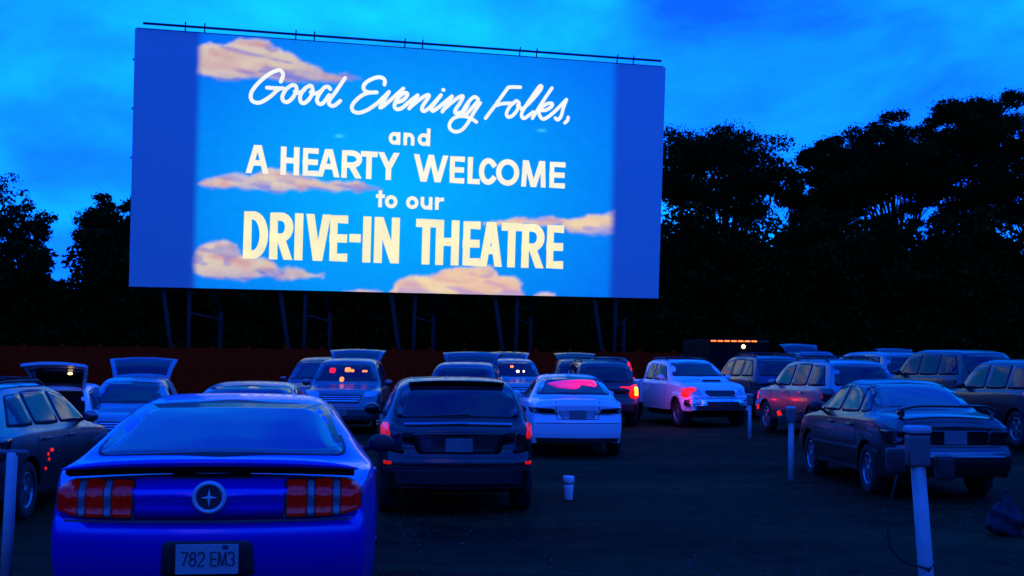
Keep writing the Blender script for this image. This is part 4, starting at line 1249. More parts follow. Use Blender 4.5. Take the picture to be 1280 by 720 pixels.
PAINT = dict(
    blue=paint('bright_blue_car_paint', (0.008, 0.006, 0.50), 0.25, .34, .02),
    charcoal=paint('charcoal_car_paint', (0.03, 0.03, 0.03), .85, .30),
    white=paint('white_car_paint', (0.78, 0.79, 0.80), 0, .35, .05),
    silver=paint('silver_car_paint', (0.28, 0.29, 0.30), .9, .33),
    grey=paint('grey_car_paint', (0.15, 0.15, 0.16), .9, .32),
    dark=paint('near_black_car_paint', (0.008, 0.008, 0.009), .0, .3),
    navy=paint('navy_car_paint', (0.035, 0.05, 0.10), .9, .3),
    tan=paint('pale_gold_car_paint', (0.075, 0.075, 0.07), .9, .30),
    dimsilver=paint('dull_silver_car_paint', (0.16, 0.16, 0.17), .9, .30),
)

# ---- the blue coupe in front, seen from behind
def coupe():
    c = Car('coupe', 'blue_coupe', 'bright blue two-door coupe seen from behind, large in the left foreground', 'car', -2.02, 9.62, 8, PAINT['blue'], z=.175, wscale=1.035)
    c.windows(rear_mat=M['glass_back'])
    L = c.L
    for sg in (-1, 1):
        o = [(sg * .40, .775), (sg * .70, .79), (sg * .82, .83), (sg * .825, .93), (sg * .76, .985), (sg * .40, .995)]
        hs = c.patch('taillight', o, 'rear', M['rubber'], off=.006, r=.03)
        for a, b, m in ((.412, .515, 'lens_glow'), (.522, .558, 'lens_strip'), (.565, .655, 'lens_glow'), (.662, .698, 'lens_strip'), (.705, .805, 'lens_glow')):
            t = lambda x: .79 + max(0, (x - .70)) * .3
            u = lambda x: .982 - max(0, (x - .74)) * .5
            c.patch('lens' if m == 'lens_glow' else 'reverse_lens', [(sg * a, t(a)), (sg * b, t(b)), (sg * b, u(b)), (sg * a, u(a))], 'rear', M[m], off=.014, r=.012, parent=hs)
    # round emblem
    h, n = c.cast(0, .905, 'rear')
    T = Matrix.Translation(h + n * .004) @ Matrix.Rotation(R(90), 4, 'X')
    em = MB().lathe([(.066, .0), (.070, .016), (.080, .022), (.090, .014), (.092, 0.0), (.092, -.02)], 32, T, close=False).build('emblem', M['badge'], c.root, smooth=True)
    MB().lathe([(.001, .008), (.066, .006), (.068, 0)], 28, T, close=False).build('emblem_disc', M['plastic'], em)
    mb = MB()
    for k in range(4):
        a = math.pi / 2 * k
        q = lambda r_, b: T @ Vector((r_ * math.cos(b), r_ * math.sin(b), .016))
        mb.add([q(.012, a - .8), q(.052 if k % 2 else .045, a), q(.012, a + .8), T @ Vector((0, 0, .020))], [(0, 1, 3), (1, 2, 3)])
    mb.build('emblem_star', M['badge'], em)
    # plate, its recess and its characters
    c.patch('plate_recess', [(-.25, .47), (.25, .47), (.235, .67), (-.235, .67)], 'rear', M['plastic'], off=.004, r=.03)
    p, y = c.plate(.57, w=.33, h=.165, mat=M['plate'])
    x0 = -.135
    for ch, w in (('7', .034), ('8', .034), ('2', .034), (None, .016), ('E', .03), ('M', .04), ('3', .034)):
        if ch:
            mb = MB()
            for st in GLYPH[ch]:
                if st[0] == 'q': st = [(st[1], st[2]), (st[3], st[4])]
                pts = [q for q in st if q != 'z']
                if st[-1] == 'z': pts.append(pts[0])
                mb.tube([(x0 + px_ * w, y - .0075, .61 - pz * .075) for px_, pz in pts], .0045, 5)
            mb.build('plate_character', M['plate_ink'], p)
        x0 += w + .0095
    MB().box((.095, y - .008, .637), (.03, .003, .02)).build('plate_sticker', M['plate_ink'], p)
    # spoiler lip, brake slot, seams
    vs, fs = [], []
    n_ = 24
    for k in range(n_ + 1):
        x = -.80 + 1.6 * k / n_
        e_ = 1 - (abs(x) / .80) ** 6 * .75
        y0 = -L / 2 - .035 + .16 * (x / .94) ** 2
        zb = 1.072 - .03 * (x / .8) ** 2
        vs += [(x, y0, zb + .036 * e_), (x, y0 + .006, zb + .002), (x, y0 + .15, zb - .004), (x, y0 + .17, zb + .016 * e_), (x, y0 + .05, zb + .046 * e_)]
    for k in range(n_):
        for j in range(5): fs.append((k * 5 + j, k * 5 + (j + 1) % 5, (k + 1) * 5 + (j + 1) % 5, (k + 1) * 5 + j))
    fs += [(0, 1, 2, 3, 4), tuple(n_ * 5 + j for j in range(4, -1, -1))]
    MB().add(vs, fs).build('spoiler', PAINT['blue'], c.root, smooth=True)
    vs, fs = [], []
    for k in range(n_ + 1):                                   # black strip standing for the shaded gap under the spoiler
        x = -.78 + 1.56 * k / n_
        y0 = -L / 2 + .002 + .16 * (x / .94) ** 2; zb = 1.074 - .03 * (x / .8) ** 2
        vs += [(x, y0, zb), (x, y0 - .004, zb - .026), (x, y0 + .12, zb - .05), (x, y0 + .12, zb)]
    for k in range(n_):
        for j in range(4): fs.append((k * 4 + j, k * 4 + (j + 1) % 4, (k + 1) * 4 + (j + 1) % 4, (k + 1) * 4 + j))
    fs += [(0, 1, 2, 3), tuple(n_ * 4 + j for j in range(3, -1, -1))]
    MB().add(vs, fs).build('spoiler_gap_shade', M['under'], c.root)
    c.patch('brake_slot', [(-.21, .998), (.21, .998), (.21, 1.018), (-.21, 1.018)], 'rear', M['rubber'], off=.008, r=.008)
    c.line('lid_seam', [(-.40, 1.0), (-.40, .772), (.40, .772), (.40, 1.0)], 'rear', M['rubber'], w=.009)
    c.line('bumper_seam', [(-.84, .77), (-.40, .768), (.40, .768), (.84, .77)], 'rear', M['rubber'], w=.01, off=.003)
    c.patch('diffuser', [(-.62, .29), (.62, .29), (.72, .40), (-.72, .40)], 'rear', M['plastic'], off=.005, r=.03)
    for sg in (-1, 1):
        h, n = c.cast(sg * .52, .33, 'rear')
        MB().lathe([(.03, .05), (.045, .06), (.05, .05), (.05, -.12), (.03, -.12)], 18, Matrix.Translation((sg * .52, h.y, .30)) @ Matrix.Rotation(R(90), 4, 'X')).build('exhaust_tip', M['chrome'], c.root, smooth=True)
        h, n = c.cast(.62, .56, 'side', sg)
        MB().lathe([(.028, .006), (.028, -.02)], 14, Matrix.Translation(h) @ Matrix.Rotation(R(90 * sg), 4, 'Y')).build('side_marker_or_glint', M['lens_dark'], c.root)
    c.doors((1.62, 3.2), .32, .95, [(1.85, .88)])
    c.mirrors(3.05, .99, M['plastic'])
    c.front_kit()
    h, n = c.cast(.2, 1.9, 'top')
    return c
coupe()

# ---- dark hatchback in the middle
def hatchback():
    c = Car('hatch', 'dark_hatchback', 'charcoal four-door hatchback seen from behind, between the blue coupe and the white sedan', 'car', -.83, 17.15, 6, PAINT['charcoal'], wscale=1.05, zscale=1.04)
    c.windows()
    for o in ([(.60, .70), (.84, .74), (.86, 1.0), (.74, 1.06), (.64, .98)],):
        a, b = c.both('taillight', o, 'rear', M['lens_dark'], off=.012, r=.04)
        for sg, par in ((1, a), (-1, b)):
            c.patch('lit_lens', [(sg * .75, .86), (sg * .845, .88), (sg * .845, 1.0), (sg * .77, 1.04)], 'rear', M['tail_dim'], off=.02, r=.03, parent=par)
    c.patch('plate_panel', [(-.46, .70), (.46, .70), (.54, .94), (-.54, .94)], 'rear', PAINT['charcoal'], off=.012, r=.05)
    c.plate(.80, w=.30, h=.15)
    c.line('tailgate_strip', [(-.60, 1.02), (0, 1.035), (.60, 1.02)], 'rear', PAINT['silver'], w=.022, off=.014)
    c.line('bumper_edge', [(-.78, .56), (0, .548), (.78, .56)], 'rear', M['plastic'], w=.03, off=.022)
    c.patch('bumper_insert', [(-.78, .36), (.78, .36), (.80, .53), (-.80, .53)], 'rear', M['plastic'], off=.012, r=.05)
    c.line('bumper_lip', [(-.80, .345), (0, .335), (.80, .345)], 'rear', PAINT['grey'], w=.02, off=.02)
    c.line('tailgate_seam', [(-.62, .66), (.62, .66)], 'rear', M['rubber'], w=.014)
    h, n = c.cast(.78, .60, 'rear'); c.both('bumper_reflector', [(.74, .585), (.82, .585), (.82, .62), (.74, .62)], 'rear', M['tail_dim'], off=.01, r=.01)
    MB().tube([(-.3, -c.L / 2 - .0, 1.12), (.12, -c.L / 2 + .02, 1.135)], .01, 6).build('rear_wiper', M['rubber'], c.root)
    vs, fs = [], []
    for k in range(13):
        x = -.55 + 1.1 * k / 12; h, n = c.cast(x, .62, 'top'); d = .12 - .05 * (x / .55) ** 2
        vs += [h + Vector((0, .14, .012)), h + Vector((0, -d, .028)), h + Vector((0, -d, .008)), h + Vector((0, .14, -.02))]
    for k in range(12):
        for j in range(4): fs.append((k * 4 + j, k * 4 + (j + 1) % 4, k * 4 + 4 + (j + 1) % 4, k * 4 + 4 + j))
    fs += [(0, 1, 2, 3), (51, 50, 49, 48)]
    MB().add(vs, fs).build('spoiler', PAINT['charcoal'], c.root, smooth=False)
    c.doors((1.38, 2.24, 3.2), .34, .98, [(1.6, .93), (2.5, .92)]); c.mirrors(2.95, 1.08); c.front_kit()
hatchback()

# ---- white sedan with a pink glow in its rear window
def white_sedan():
    c = Car('sedan', 'white_sedan', 'white sedan seen from behind, its rear window glowing pink', 'car', 1.10, 25.85, 3, PAINT['white'], zscale=1.03)
    c.windows()
    for sg in (-1, 1):
        t = c.patch('taillight', [(sg * .40, .79), (sg * .84, .80), (sg * .87, .90), (sg * .42, .875)], 'rear', M['lens_dark'], off=.01, r=.03)
        c.patch('lens_strip', [(sg * .50, .845), (sg * .82, .855), (sg * .82, .88), (sg * .50, .868)], 'rear', M['lens_red'], off=.016, r=.01, parent=t)
    c.patch('plate_panel', [(-.30, .70), (.30, .70), (.36, .86), (-.36, .86)], 'rear', M['lens_clear'], off=.004, r=.03)
    c.plate(.775, w=.31, h=.15)
    c.line('lid_seam', [(-.40, 1.0), (-.38, .69), (.38, .69), (.40, 1.0)], 'rear', M['rubber'], w=.012)
    c.line('bumper_seam', [(-.85, .62), (.85, .62)], 'rear', M['rubber'], w=.012)
    c.patch('lower_bumper', [(-.72, .26), (.72, .26), (.78, .36), (-.78, .36)], 'rear', M['plastic'], off=.006, r=.03)
    # glow from inside the cabin, broken by a headrest
    g = c.patch('cabin_glow', [(-.47, 1.29), (-.30, 1.215), (.02, 1.19), (.13, 1.21), (.20, 1.28), (.36, 1.285), (.44, 1.22), (.49, 1.27), (.46, 1.345), (.2, 1.36), (-.1, 1.345), (-.3, 1.325)], 'rear', M['pink'], off=.010, r=.04, parent=c.rear_window)
    h, n = c.cast(0, 1.6, 'top')
    MB().lathe([(.03, 0), (.022, .05), (.004, .11)], 10, Matrix.Translation(c.cast(0, 1.75, 'top')[0]) @ Matrix.Scale(.5, 4, (1, 0, 0))).build('antenna', PAINT['white'], c.root)
    c.doors((1.3, 2.09, 3.3), .32, .92, [(1.45, .88), (2.4, .87)]); c.mirrors(3.05, 1.04); c.front_kit()
white_sedan()

# ---- white pickup facing the camera
def pickup():
    c = Car('pickup', 'white_pickup_truck', 'white crew-cab pickup truck facing the camera with a hood scoop', 'pickup truck', 5.0, 35.0, 195, PAINT['white'])
    c.windows()
    L = c.L
    # bed behind the cab
    y0, y1 = -L / 2 - 1.62, -L / 2 - .03
    hw = c.W / 2 - .03
    bed = MB()
    for sd in (-1, 1):
        vs, fs = [], []
        yw, Ra = -L / 2 - .62, .44
        ys = np.linspace(y0, y1, 27)
        for y in ys:
            q = Ra * Ra - (y - yw) ** 2
            zl = max(.5, .38 + math.sqrt(q)) if q > 0 else .5
            vs += [(sd * hw, y, zl), (sd * hw, y, 1.13), (sd * (hw - .02), y, 1.16), (sd * (hw - .09), y, 1.16), (sd * (hw - .1), y, zl)]
        for i in range(26):
            for j in range(4): fs.append((i * 5 + j, i * 5 + j + 1, i * 5 + 6 + j, i * 5 + 5 + j))
        bed.add(vs, fs)
    bed.box((0, y1 + .0, .84), (2 * hw - .02, .06, .6)); bed.box((0, (y0 + y1) / 2, .62), (2 * hw - .2, y1 - y0 - .05, .05))
    bed.build('bed', PAINT['white'], c.root)
    MB().box((0, y0, .84), (2 * hw - .04, .07, .62)).build('tailgate', PAINT['white'], c.root, bevel=.02)
    MB().box((0, y0 - .1, .55), (1.75, .18, .16)).build('rear_bumper', M['chrome'], c.root, bevel=.02)
    for sd in (-1, 1): c.wheel(1.2 - 1.82, sd)
    c.both('headlight', [(.50, .84), (.78, .86), (.84, .98), (.80, 1.05), (.54, 1.0)], 'front', M['lens_clear'], off=.01, r=.04)
    g = c.patch('grille', [(-.46, .98), (-.50, .88), (-.36, .78), (.36, .78), (.50, .88), (.46, .98)], 'front', M['chrome'], off=.008, r=.04)
    c.patch('grille_mesh', [(-.40, .96), (-.43, .88), (-.32, .81), (.32, .81), (.43, .88), (.40, .96)], 'front', M['plastic'], off=.014, r=.03, parent=g)
    b = c.patch('front_bumper', [(-.88, .56), (.88, .56), (.86, .73), (-.86, .73)], 'front', M['chrome'], off=.05, r=.05, skirt=.04)
    c.patch('bumper_intake', [(-.42, .585), (.42, .585), (.45, .67), (-.45, .67)], 'front', M['plastic'], off=.06, r=.03, parent=b)
    c.both('fog_lamp', [(.58, .59), (.72, .59), (.72, .67), (.58, .67)], 'front', M['lens_clear'], off=.058, r=.03, parent=b)
    c.patch('front_valance', [(-.8, .44), (.8, .44), (.82, .54), (-.82, .54)], 'front', M['plastic'], off=.01, r=.03)
    mk = c.patch('fender_red_spill', [(3.10, .80), (3.36, .78), (3.42, .96), (3.30, 1.04), (3.12, 1.0)], 'side', M['red_mid'], side=1, off=.02, r=.05)  # red light spilling on the fender, painted as a glowing patch
    ld = bpy.data.lights.new('fender_spill_light', 'POINT'); ld.energy = 2.2; ld.color = (1.0, 0.01, 0.0); ld.shadow_soft_size = .05  # added light that spreads the red spill; no lamp sits there
    lo = bpy.data.objects.new('fender_spill_light', ld); COL.objects.link(lo); lo.parent = c.root
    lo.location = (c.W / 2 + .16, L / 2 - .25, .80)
    # hood scoop
    h, n = c.cast(0, 2.85, 'top')
    vs = []
    for x, yy, z in ((-.30, .1, 0), (.30, .1, 0), (.30, .1, .07), (-.30, .1, .07), (-.24, -.42, 0), (.24, -.42, 0), (.24, -.42, .03), (-.24, -.42, .03)):
        hh, n = c.cast(x, 2.85 + yy, 'top'); vs.append(hh + Vector((0, 0, z - (.01 if z == 0 else 0))))
    MB().add(vs, [(0, 1, 2, 3), (7, 6, 5, 4), (3, 2, 6, 7), (0, 4, 5, 1), (0, 3, 7, 4), (1, 5, 6, 2)]).build('hood_scoop', PAINT['white'], c.root, bevel=.015)
    hh, n = c.cast(0, 2.96, 'top'); MB().box(hh + Vector((0, .0, .032)), (.5, .02, .045)).build('scoop_opening', M['rubber'], c.root)
    c.doors((.93, 1.98), .48, 1.1, [(.4, 1.08), (1.15, 1.07)]); c.mirrors(1.85, 1.27, PAINT['white'])
    c.rails(.2, 1.3, M['rubber'])
    for sd in (-1, 1):
        for k in range(1):
            c.patch('wheel_flare', [(2.30, .42), (2.38, .72), (2.6, .88), (2.78, .91), (2.96, .88), (3.18, .72), (3.26, .42), (3.21, .42), (3.12, .70), (2.95, .84), (2.78, .87), (2.61, .84), (2.44, .70), (2.35, .42)][:7] + [(3.20, .45), (2.78, .84), (2.36, .45)], 'side', PAINT['white'], side=sd, off=.03, r=.02)
pickup()

# ---- dark SUV with its brake lamp lit
def dark_suv():
    c = Car('suv', 'dark_suv', 'near-black SUV seen from behind with one brake lamp glowing bright red', 'suv', 2.34, 35.7, 4, PAINT['dark'])
    c.windows()
    for sg in (-1, 1):
        t = c.patch('taillight', [(sg * .68, .78), (sg * .86, .80), (sg * .86, 1.10), (sg * .72, 1.12)], 'rear', M['lens_dark'], off=.012, r=.04)
        if sg > 0:
            q = c.patch('lit_lens', [(.58, .76), (.88, .77), (.89, 1.10), (.62, 1.11)], 'rear', M['tail_lit'], off=.03, r=.15, parent=t, skirt=.03)  # oversized lens; the lamp's halo is put into its shape
            c.patch('bulb', [(.72, .83), (.79, .83), (.79, 1.03), (.72, 1.03)], 'rear', M['tail_core'], off=.045, r=.03, parent=t)
            c.patch('side_lens', [(.02, .82), (.26, .84), (.22, 1.06), (.02, 1.06)], 'side', M['tail_lit'], side=1, off=.012, r=.04, parent=t)
    ld = bpy.data.lights.new('brake_lamp_light', 'POINT'); ld.energy = 3.5; ld.color = (1.0, 0.01, 0.0); ld.shadow_soft_size = .06
    lo = bpy.data.objects.new('brake_lamp_light', ld); COL.objects.link(lo); lo.parent = c.root
    lo.location = (c.W / 2 + .22, -c.L / 2 - .22, .90)
    c.plate(.86); c.patch('bumper_insert', [(-.8, .42), (.8, .42), (.82, .62), (-.82, .62)], 'rear', M['plastic'], off=.012, r=.05)
    c.doors((1.26, 2.14, 3.2), .4, 1.0, [(1.5, .98), (2.4, .97)]); c.mirrors(2.95, 1.18); c.rails(.7, 2.4, M['rubber']); c.front_kit()
dark_suv()

# ---- old grey-green sedan on the right
def right_sedan():
    c = Car('old_sedan', 'older_sedan', 'older grey four-door sedan with a trunk spoiler behind the nearest right-hand speaker post', 'car', 5.72, 19.35, 4, PAINT['tan'], zscale=1.13, wscale=1.03)
    c.windows(rear_mat=M['glass_back'])
    L = c.L
    for sg in (-1, 1):
        t = c.patch('taillight', [(sg * .44, .66), (sg * .80, .66), (sg * .815, .82), (sg * .46, .83)], 'rear', M['lens_dark'], off=.01, r=.03)
    c.patch('tail_panel', [(-.43, .66), (.43, .66), (.44, .83), (-.44, .83)], 'rear', M['lens_dark'], off=.006, r=.02)
    c.plate(.745, w=.30, h=.15)
    c.patch('bumper_strip', [(-.78, .52), (.78, .52), (.78, .575), (-.78, .575)], 'rear', PAINT['silver'], off=.012, r=.02)
    c.line('lid_seam', [(-.62, .94), (-.60, .64), (.60, .64), (.62, .94)], 'rear', M['rubber'], w=.012)
    # spoiler on two feet
    vs, fs = [], []
    for k in range(17):
        x = -.66 + 1.32 * k / 16
        z = 1.115 - .09 * (abs(x) / .66) ** 8; y = -L / 2 + .06 + .10 * (abs(x) / .66) ** 4
        vs += [(x, y, z + .006), (x, y + .02, z - .02), (x, y + .17, z - .02), (x, y + .15, z + .012)]
    for k in range(16):
        for j in range(4): fs.append((k * 4 + j, k * 4 + (j + 1) % 4, k * 4 + 4 + (j + 1) % 4, k * 4 + 4 + j))
    fs += [(0, 1, 2, 3), (67, 66, 65, 64)]
    MB().add(vs, fs).build('spoiler', PAINT['tan'], c.root, smooth=True)
    for sd in (-1, 1):
        MB().box((sd * .62, -L / 2 + .2, 1.03), (.05, .12, .1)).build('spoiler_foot', PAINT['tan'], c.root)
        c.line('side_moulding', [(.5, .56), (4.2, .53)], 'side', PAINT['silver'], w=.035, off=.012, side=sd)
        c.line('sill_moulding', [(1.35, .30), (3.15, .30)], 'side', PAINT['silver'], w=.03, off=.012, side=sd)
    c.doors((1.36, 2.19, 3.2), .33, .9, [(1.6, .82), (2.45, .82)]); c.mirrors(2.98, 1.0, M['plastic']); c.front_kit()
right_sedan()

# ---- SUV-sized wagon beside the pickup
def right_wagon():
    c = Car('suv', 'silver_wagon', 'silver tall wagon with roof bars and red glints on its fender beside the pickup', 'car', 7.25, 29.9, 11, PAINT['silver'])
    c.windows()
    c.rails(.7, 2.5, M['rubber'])
    c.both('taillight', [(.70, .80), (.87, .82), (.86, 1.1), (.74, 1.1)], 'rear', M['lens_dark'], off=.012, r=.04)
    c.plate(.86); c.patch('bumper_insert', [(-.8, .42), (.8, .42), (.82, .62), (-.82, .62)], 'rear', M['plastic'], off=.012, r=.05)
    for sd in (-1, 1):
        c.patch('lower_cladding', [(1.32, .34), (3.05, .34), (3.05, .56), (1.32, .56)], 'side', M['plastic'], off=.012, r=.03, side=sd)
    c.front_kit()
    c.patch('side_marker_or_glint', [(4.02, .78), (4.22, .74), (4.26, .88), (4.1, .96)], 'side', M['red_mid'], off=.012, r=.04, side=-1)  # red glints on the flank, painted as glowing patches, not lamps
    c.patch('fender_red_glint', [(3.98, .50), (4.12, .50), (4.12, .60), (3.98, .62)], 'side', M['red_mid'], off=.012, r=.03, side=-1)
    c.patch('sill_red_glint', [(2.5, .42), (2.72, .38), (2.8, .48), (2.62, .54)], 'side', M['red_mid'], off=.02, r=.03, side=-1)
    c.doors((1.26, 2.14, 3.2), .4, 1.0, [(1.5, .98), (2.4, .97)]); c.mirrors(2.95, 1.18)
right_wagon()

# ---- silver wagon at the left edge
def left_wagon():
    c = Car('wagon', 'silver_wagon', 'silver wagon cut off by the left edge, seen from its right rear corner', 'car', -6.28, 15.75, 2, PAINT['dimsilver'])
    c.windows(); c.rails(.7, 2.4, M['rubber'])
    for sg in (-1, 1):
        t = c.patch('taillight', [(sg * .62, .70), (sg * .83, .70), (sg * .83, .94), (sg * .68, .94)], 'rear', M['lens_red'], off=.012, r=.04)
        c.patch('side_lens', [(.0, .70), (.24, .70), (.16, .94), (.0, .94)], 'side', M['lens_red'], side=sg, off=.012, r=.03, parent=t)
    c.plate(.78); c.line('bumper_strip', [(-.8, .55), (.8, .55)], 'rear', M['chrome'], w=.03, off=.014)
    for k, (s, z) in enumerate(((1.62, .70), (1.52, .66), (1.55, .60), (1.45, .50))):  # red reflections on the car's side, painted as glowing patches
        c.patch('red_glint', [(s, z), (s + (.09 if k == 0 else .03), z), (s + (.09 if k == 0 else .03), z + .035), (s, z + .035)], 'side', M['red_mid'], side=1, off=.008, r=.01)
    c.doors((1.24, 2.14, 3.2), .33, .92, [(1.5, .86), (2.4, .85)]); c.mirrors(3.0, 1.05); c.front_kit()
left_wagon()

# ---- simpler cars of the far rows, each of its own shape, paint and state
def parked(kind, name, label, cat, x, y, heading, col, tailgate=None, group='cars parked in the far rows', lamps=None, rails=False, cabin=None, gate_mat=None, gate_lamp=False, tails='lens_dark', wscale=1.0, zscale=1.0):
    c = Car(kind, name, label, cat, x, y, heading, PAINT[col], group, wscale=wscale, zscale=zscale)
    c.windows(rear=not tailgate)
    S = c.S
    zb = S['belt'][0][1]
    c.both('taillight', [(c.W / 2 - .20, zb - .24), (c.W / 2 - .05, zb - .22), (c.W / 2 - .05, zb + .06), (c.W / 2 - .17, zb + .06)], 'rear', M[tails], off=.014, r=.04)
    c.plate(zb - .16)
    k = S['H'] / 1.46 if kind in ('suv', 'minivan') else 1
    c.front_kit(lamp=[(.50, .72 * k), (.80, .75 * k), (.82, .86 * k), (.52, .82 * k)], grille=[(-.42, .62 * k), (.42, .62 * k), (.46, .78 * k), (-.46, .78 * k)])
    if tailgate: c.tailgate(tailgate, gate_mat, lamp=gate_lamp)
    if rails: c.rails(.75, 2.4, M['rubber'])
    sw = S['win']
    for sd in (-1, 1):
        for w in sw[:-1]: c.line('door_seam', [(w[1][0] + .04, S['sill'] + .08), (w[1][0] + .04, zb - .02)], 'side', M['rubber'], side=sd)
    c.mirrors(sw[-1][1][0] - .05, sw[-1][1][1] + .05)
    if cabin:
        for (a, b, w, h, m) in cabin:
            c.patch('windshield_light', [(a - w, b - h), (a + w, b - h), (a + w, b + h), (a - w, b + h)], 'front', M[m], off=.012, r=min(w, h) * .8)  # glowing spots on the glass for lights seen through it
    return c

c = parked('wagon', 'silver_hatch_wagon', 'pale wagon facing the camera with its tailgate up and light patterns in its side windows', 'car', -7.5, 25.6, 192, 'silver', tailgate=34, zscale=1.07)
for o in c.S['win'][:2]:  # light patterns in the side glass, painted as mottled patches
    c.patch('window_pattern', [(p[0], p[1]) for p in o], 'side', M['light_pattern'], side=-1, off=.010, r=.05)
    c.patch('window_pattern', [(p[0], p[1]) for p in o], 'side', M['light_pattern'], side=1, off=.010, r=.05)
parked('wagon', 'white_hatch_wagon', 'white wagon at far left with its rounded tailgate raised and a lamp lit inside', 'car', -8.55, 25.2, 10, 'white', tailgate=38, gate_lamp=True, wscale=.78)
parked('sedan', 'grey_sedan', 'grey sedan with only its roof showing over the blue coupe', 'car', -3.75, 18.9, 5, 'grey')
parked('suv', 'grey_suv', 'grey SUV facing the camera with its tailgate up and red lights in its windshield', 'suv', -3.92, 31.2, 182, 'grey', tailgate=22,
       cabin=[(.34, 1.45, .075, .06, 'red_mid'), (-.02, 1.47, .07, .05, 'amber'), (-.13, 1.45, .04, .03, 'amber'), (-.42, 1.44, .06, .02, 'amber'), (.1, 1.25, .05, .05, 'amber')])
parked('minivan', 'dark_minivan', 'dark minivan facing the camera, half hidden behind the grey SUV with the lit windshield', 'van', -5.3, 36.6, 180, 'navy')
parked('suv', 'navy_suv', 'dark SUV facing the camera with its wide tailgate up, behind the charcoal hatchback', 'suv', -1.05, 29.6, 178, 'navy', tailgate=24, zscale=.96)
parked('suv', 'silver_suv', 'silver SUV facing the camera with lights in its windshield, between hatchback and white sedan', 'suv', .02, 39.5, 184, 'silver', tailgate=20,
       cabin=[(.05, 1.5, .05, .03, 'amber'), (-.12, 1.36, .05, .035, 'warm'), (-.30, 1.36, .03, .03, 'warm')])
parked('suv', 'dark_suv', 'dark SUV with its tailgate up, just its top showing behind the brake-lit SUV', 'suv', 2.2, 42.4, 180, 'dark', tailgate=20)
c = parked('suv', 'dark_suv', 'dark SUV far behind the pickup with small round red lamps lit', 'suv', 3.35, 45.5, 0, 'dark', tails='red_mid', zscale=1.05)
for a, b in ((.66, 1.50), (.76, 1.36)):
    c.patch('high_tail_lamp', [(a - .07, b - .07), (a + .07, b - .07), (a + .07, b + .07), (a - .07, b + .07)], 'rear', M['red_mid'], off=.02, r=.06)
parked('suv', 'navy_suv', 'dark blue SUV with roof rails just right of the white pickup', 'suv', 7.35, 38.6, 10, 'navy', rails=True, zscale=1.03)
parked('suv', 'navy_suv', 'dark blue SUV in the far row with its tailgate raised above all the others', 'suv', 11.2, 47.5, 182, 'navy', tailgate=24, zscale=1.08)
parked('minivan', 'silver_minivan', 'silver minivan behind the tall wagon, its roof seen over the older sedan', 'van', 10.6, 37.8, 12, 'silver', zscale=1.04)
parked('suv', 'dark_suv', 'dark SUV with curved side windows behind the older sedan, near the right edge', 'suv', 11.4, 33.8, 14, 'dark', zscale=1.08)
parked('suv', 'dark_suv', 'dark SUV with raised tailgate in the far row near the right edge', 'suv', 15.0, 48.0, 181, 'navy', tailgate=22, zscale=1.03)
parked('suv', 'dark_suv', 'dark SUV cut off by the right edge beyond the older sedan', 'suv', 10.9, 27.6, 8, 'dark', tails='tail_dim', zscale=1.02)

# ---- box truck with amber marker lamps
def box_truck():
    x, y = 8.35, 50.0
    root = empty('box_truck', (x, y, 0), R(6)); root.scale = (1, 1, 1.06)
    MB().box((0, .2, 1.45), (2.3, 4.2, 1.85)).build('cargo_box', M['under'], root, bevel=.04)
    MB().box((0, 2.95, 1.15), (1.95, 1.25, 1.35)).build('cab', PAINT['white'], root, bevel=.12)
    MB().box((0, 3.36, 1.5), (1.6, .5, .5)).build('windshield', M['glass'], root, bevel=.05)
    MB().box((0, .6, .48), (1.0, 5.6, .2)).build('chassis', M['under'], root)
    for sd in (-1, 1): MB().box((sd * .56, -1.92, 1.42), (1.08, .03, 1.6)).build('rear_door', M['under'], root, bevel=.01)
    me_t, me_r = wheel_meshes(.36)
    for yy in (-1.1, 2.9):
        for sd in (-1, 1):
            w = bpy.data.objects.new('wheel', None); COL.objects.link(w); w.parent = root; w.location = (sd * .85, yy, .36)
            if sd < 0: w.rotation_euler = (0, 0, R(180))
            t = link('tyre', me_t, None, w); link('rim', me_r, None, w)
    MB().box((0, -1.95, 2.30), (2.26, .05, .05)).build('lamp_rail', M['chrome'], root)
    for k in range(7):
        MB().box((-1.0 + k * .26, -1.985, 2.31), (.2, .03, .05)).build('marker_lamp', M['amber'], root, bevel=.008)
    MB().lathe([(.0, .03), (.07, .02), (.08, -.03)], 14, Matrix.Translation((.15, -1.99, 2.12)) @ Matrix.Rotation(R(90), 4, 'X')).build('work_lamp', M['warm'], root)
    tag(root, 'dark box truck in the far row with amber lamps along its top edge', 'truck')
box_truck()

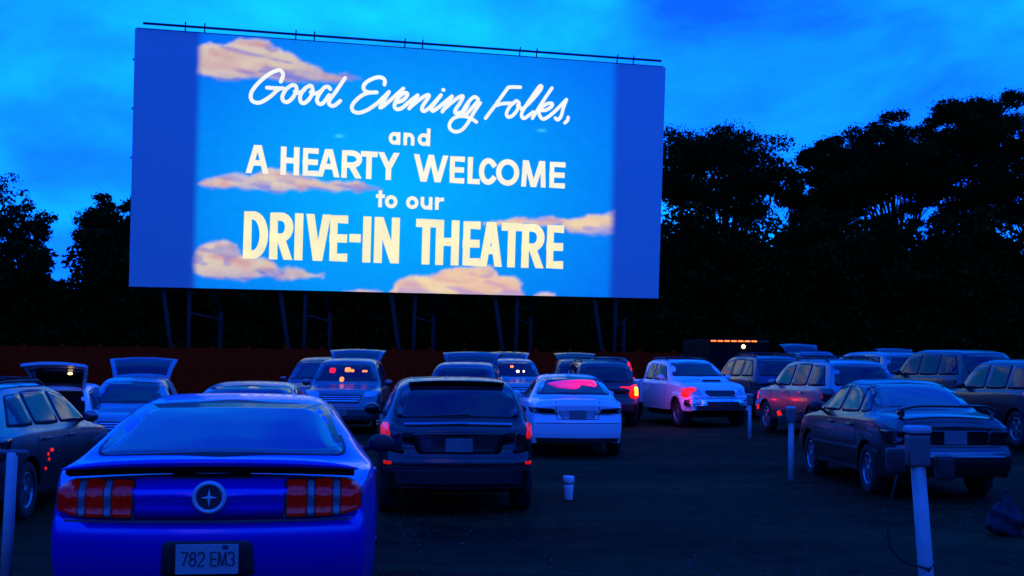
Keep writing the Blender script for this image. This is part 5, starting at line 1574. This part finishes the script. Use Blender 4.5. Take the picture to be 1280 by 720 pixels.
# ------------------------------------------------------------------ speaker posts, tub and bag
def post(label, x, y, h, rad, lean=(0, 0), box=True, bar=False, speakers=2, cable=False):
    root = empty('speaker_post', (x, y, ground_z(x, y)))
    tp = Vector((lean[0], lean[1], h))
    MB().tube([(0, 0, -.05), tuple(tp * .5), tuple(tp)], [rad * 1.05, rad, rad * .96], 16).build('pole', M['white_post'], root, smooth=True)
    if box:
        MB().box(tp + Vector((0, 0, .06)), (.13, .12, .19)).build('junction_box', M['box_grey'], root, bevel=.02)
        MB().box(tp + Vector((0, 0, .185)), (.145, .135, .045)).build('box_cap', M['white_post'], root, bevel=.02)
    for k in range(speakers):
        sd = -1 if k == 0 else 1
        s = MB().box(tp + Vector((sd * .145, -.03 if sd < 0 else -.05, .0 if sd < 0 else -.04)), (.11, .09, .15)).build('speaker', M['speaker_case'], root, bevel=.025)
        c = tp + Vector((sd * .145, -.08 if sd < 0 else -.10, .0 if sd < 0 else -.04))
        MB().lathe([(.002, .006), (.038, .004), (.042, -.004)], 18, Matrix.Translation(c) @ Matrix.Rotation(R(90), 4, 'X')).build('grille', M['cable'], s)
    if bar:
        MB().tube([tp + Vector((-.25, 0, 0)), tp + Vector((.12, 0, .0))], .02, 8).build('hanger_bar', M['box_grey'], root)
    if cable:
        pts = []
        for k in range(17):
            t = k / 16
            pts.append(tp * (1 - t) + tp * .42 * t + Vector((-.16 * (1 - t) - .14 * math.sin(math.pi * t), -.12 + .06 * t, -.08 * (1 - t) - .22 * math.sin(math.pi * t) * .6)))
        pts += [tp * .42 + Vector((.0, -rad - .012, -.01)), tp * .43 + Vector((rad + .01, 0, .02))]
        MB().tube(pts, .007, 6).build('cable', M['cable'], root, smooth=True)
    tag(root, label, 'speaker post', 'drive-in speaker posts')
    return root
post('thick white speaker post in the right foreground, leaning, with a box on top', 2.53, 7.75, 1.10, .045, lean=(-.065, .04), cable=True)
post('slim white speaker post beside the front of the older sedan', 4.30, 19.7, .92, .045, speakers=1)
post('short white speaker post in front of the pickup and the tall wagon', 5.32, 28.6, .78, .04, speakers=0)
post('white speaker post with a cross bar at the left edge', -3.87, 9.95, .95, .042, lean=(.02, 0), box=False, bar=True, speakers=0)

def tub():
    x, y = .765, 16.85
    root = empty('white_tub', (x, y, ground_z(x, y)))
    MB().lathe([(.055, 0), (.058, .004), (.066, .17), (.068, .2), (.062, .2), (.056, .02)], 26, close=True).build('tub_body', M['cup'], root, smooth=True)
    MB().lathe([(.0705, .2), (.0705, .215)], 26).build('tub_band', M['cup_band'], root)
    MB().lathe([(.067, .216), (.074, .222), (.075, .30), (.070, .306), (.0, .308)], 26, close=False).build('tub_lid', M['cup'], root, smooth=True)
    MB().lathe([(.0575, .028), (.0582, .034)], 26).build('base_band', M['cup_band'], root)
    tag(root, 'small white lidded tub standing alone on the asphalt', 'tub')
tub()

def bag():
    x, y = 5.35, 13.9
    bm = bmesh.new(); bmesh.ops.create_icosphere(bm, subdivisions=4, radius=.2)
    for v in bm.verts:
        a = v.co.copy()
        k = 1 + .16 * math.sin(a.x * 31 + a.z * 17) * math.sin(a.y * 23 + a.z * 29) + .1 * math.sin(a.z * 40 + a.x * 13)
        taper = 1 - .55 * max(0, a.z / .2)
        v.co = Vector((a.x * k * taper, a.y * k * taper * .8, max(a.z * 1.15 * k, -.17) + .168))
    me = bpy.data.meshes.new('cloth_bag'); bm.to_mesh(me); bm.free()
    me.polygons.foreach_set('use_smooth', [True] * len(me.polygons))
    root = empty('cloth_bag', (x, y, ground_z(x, y)))
    link('bag_body', me, M['bag'], root)
    pts = [(.06 * math.cos(t), .0, .36 + .11 * math.sin(t)) for t in np.linspace(0, math.pi, 9)]
    MB().tube(pts, .012, 6).build('handle', M['bag'], root, smooth=True)
    tag(root, 'slumped blue cloth bag on the ground by the right edge', 'bag')
bag()
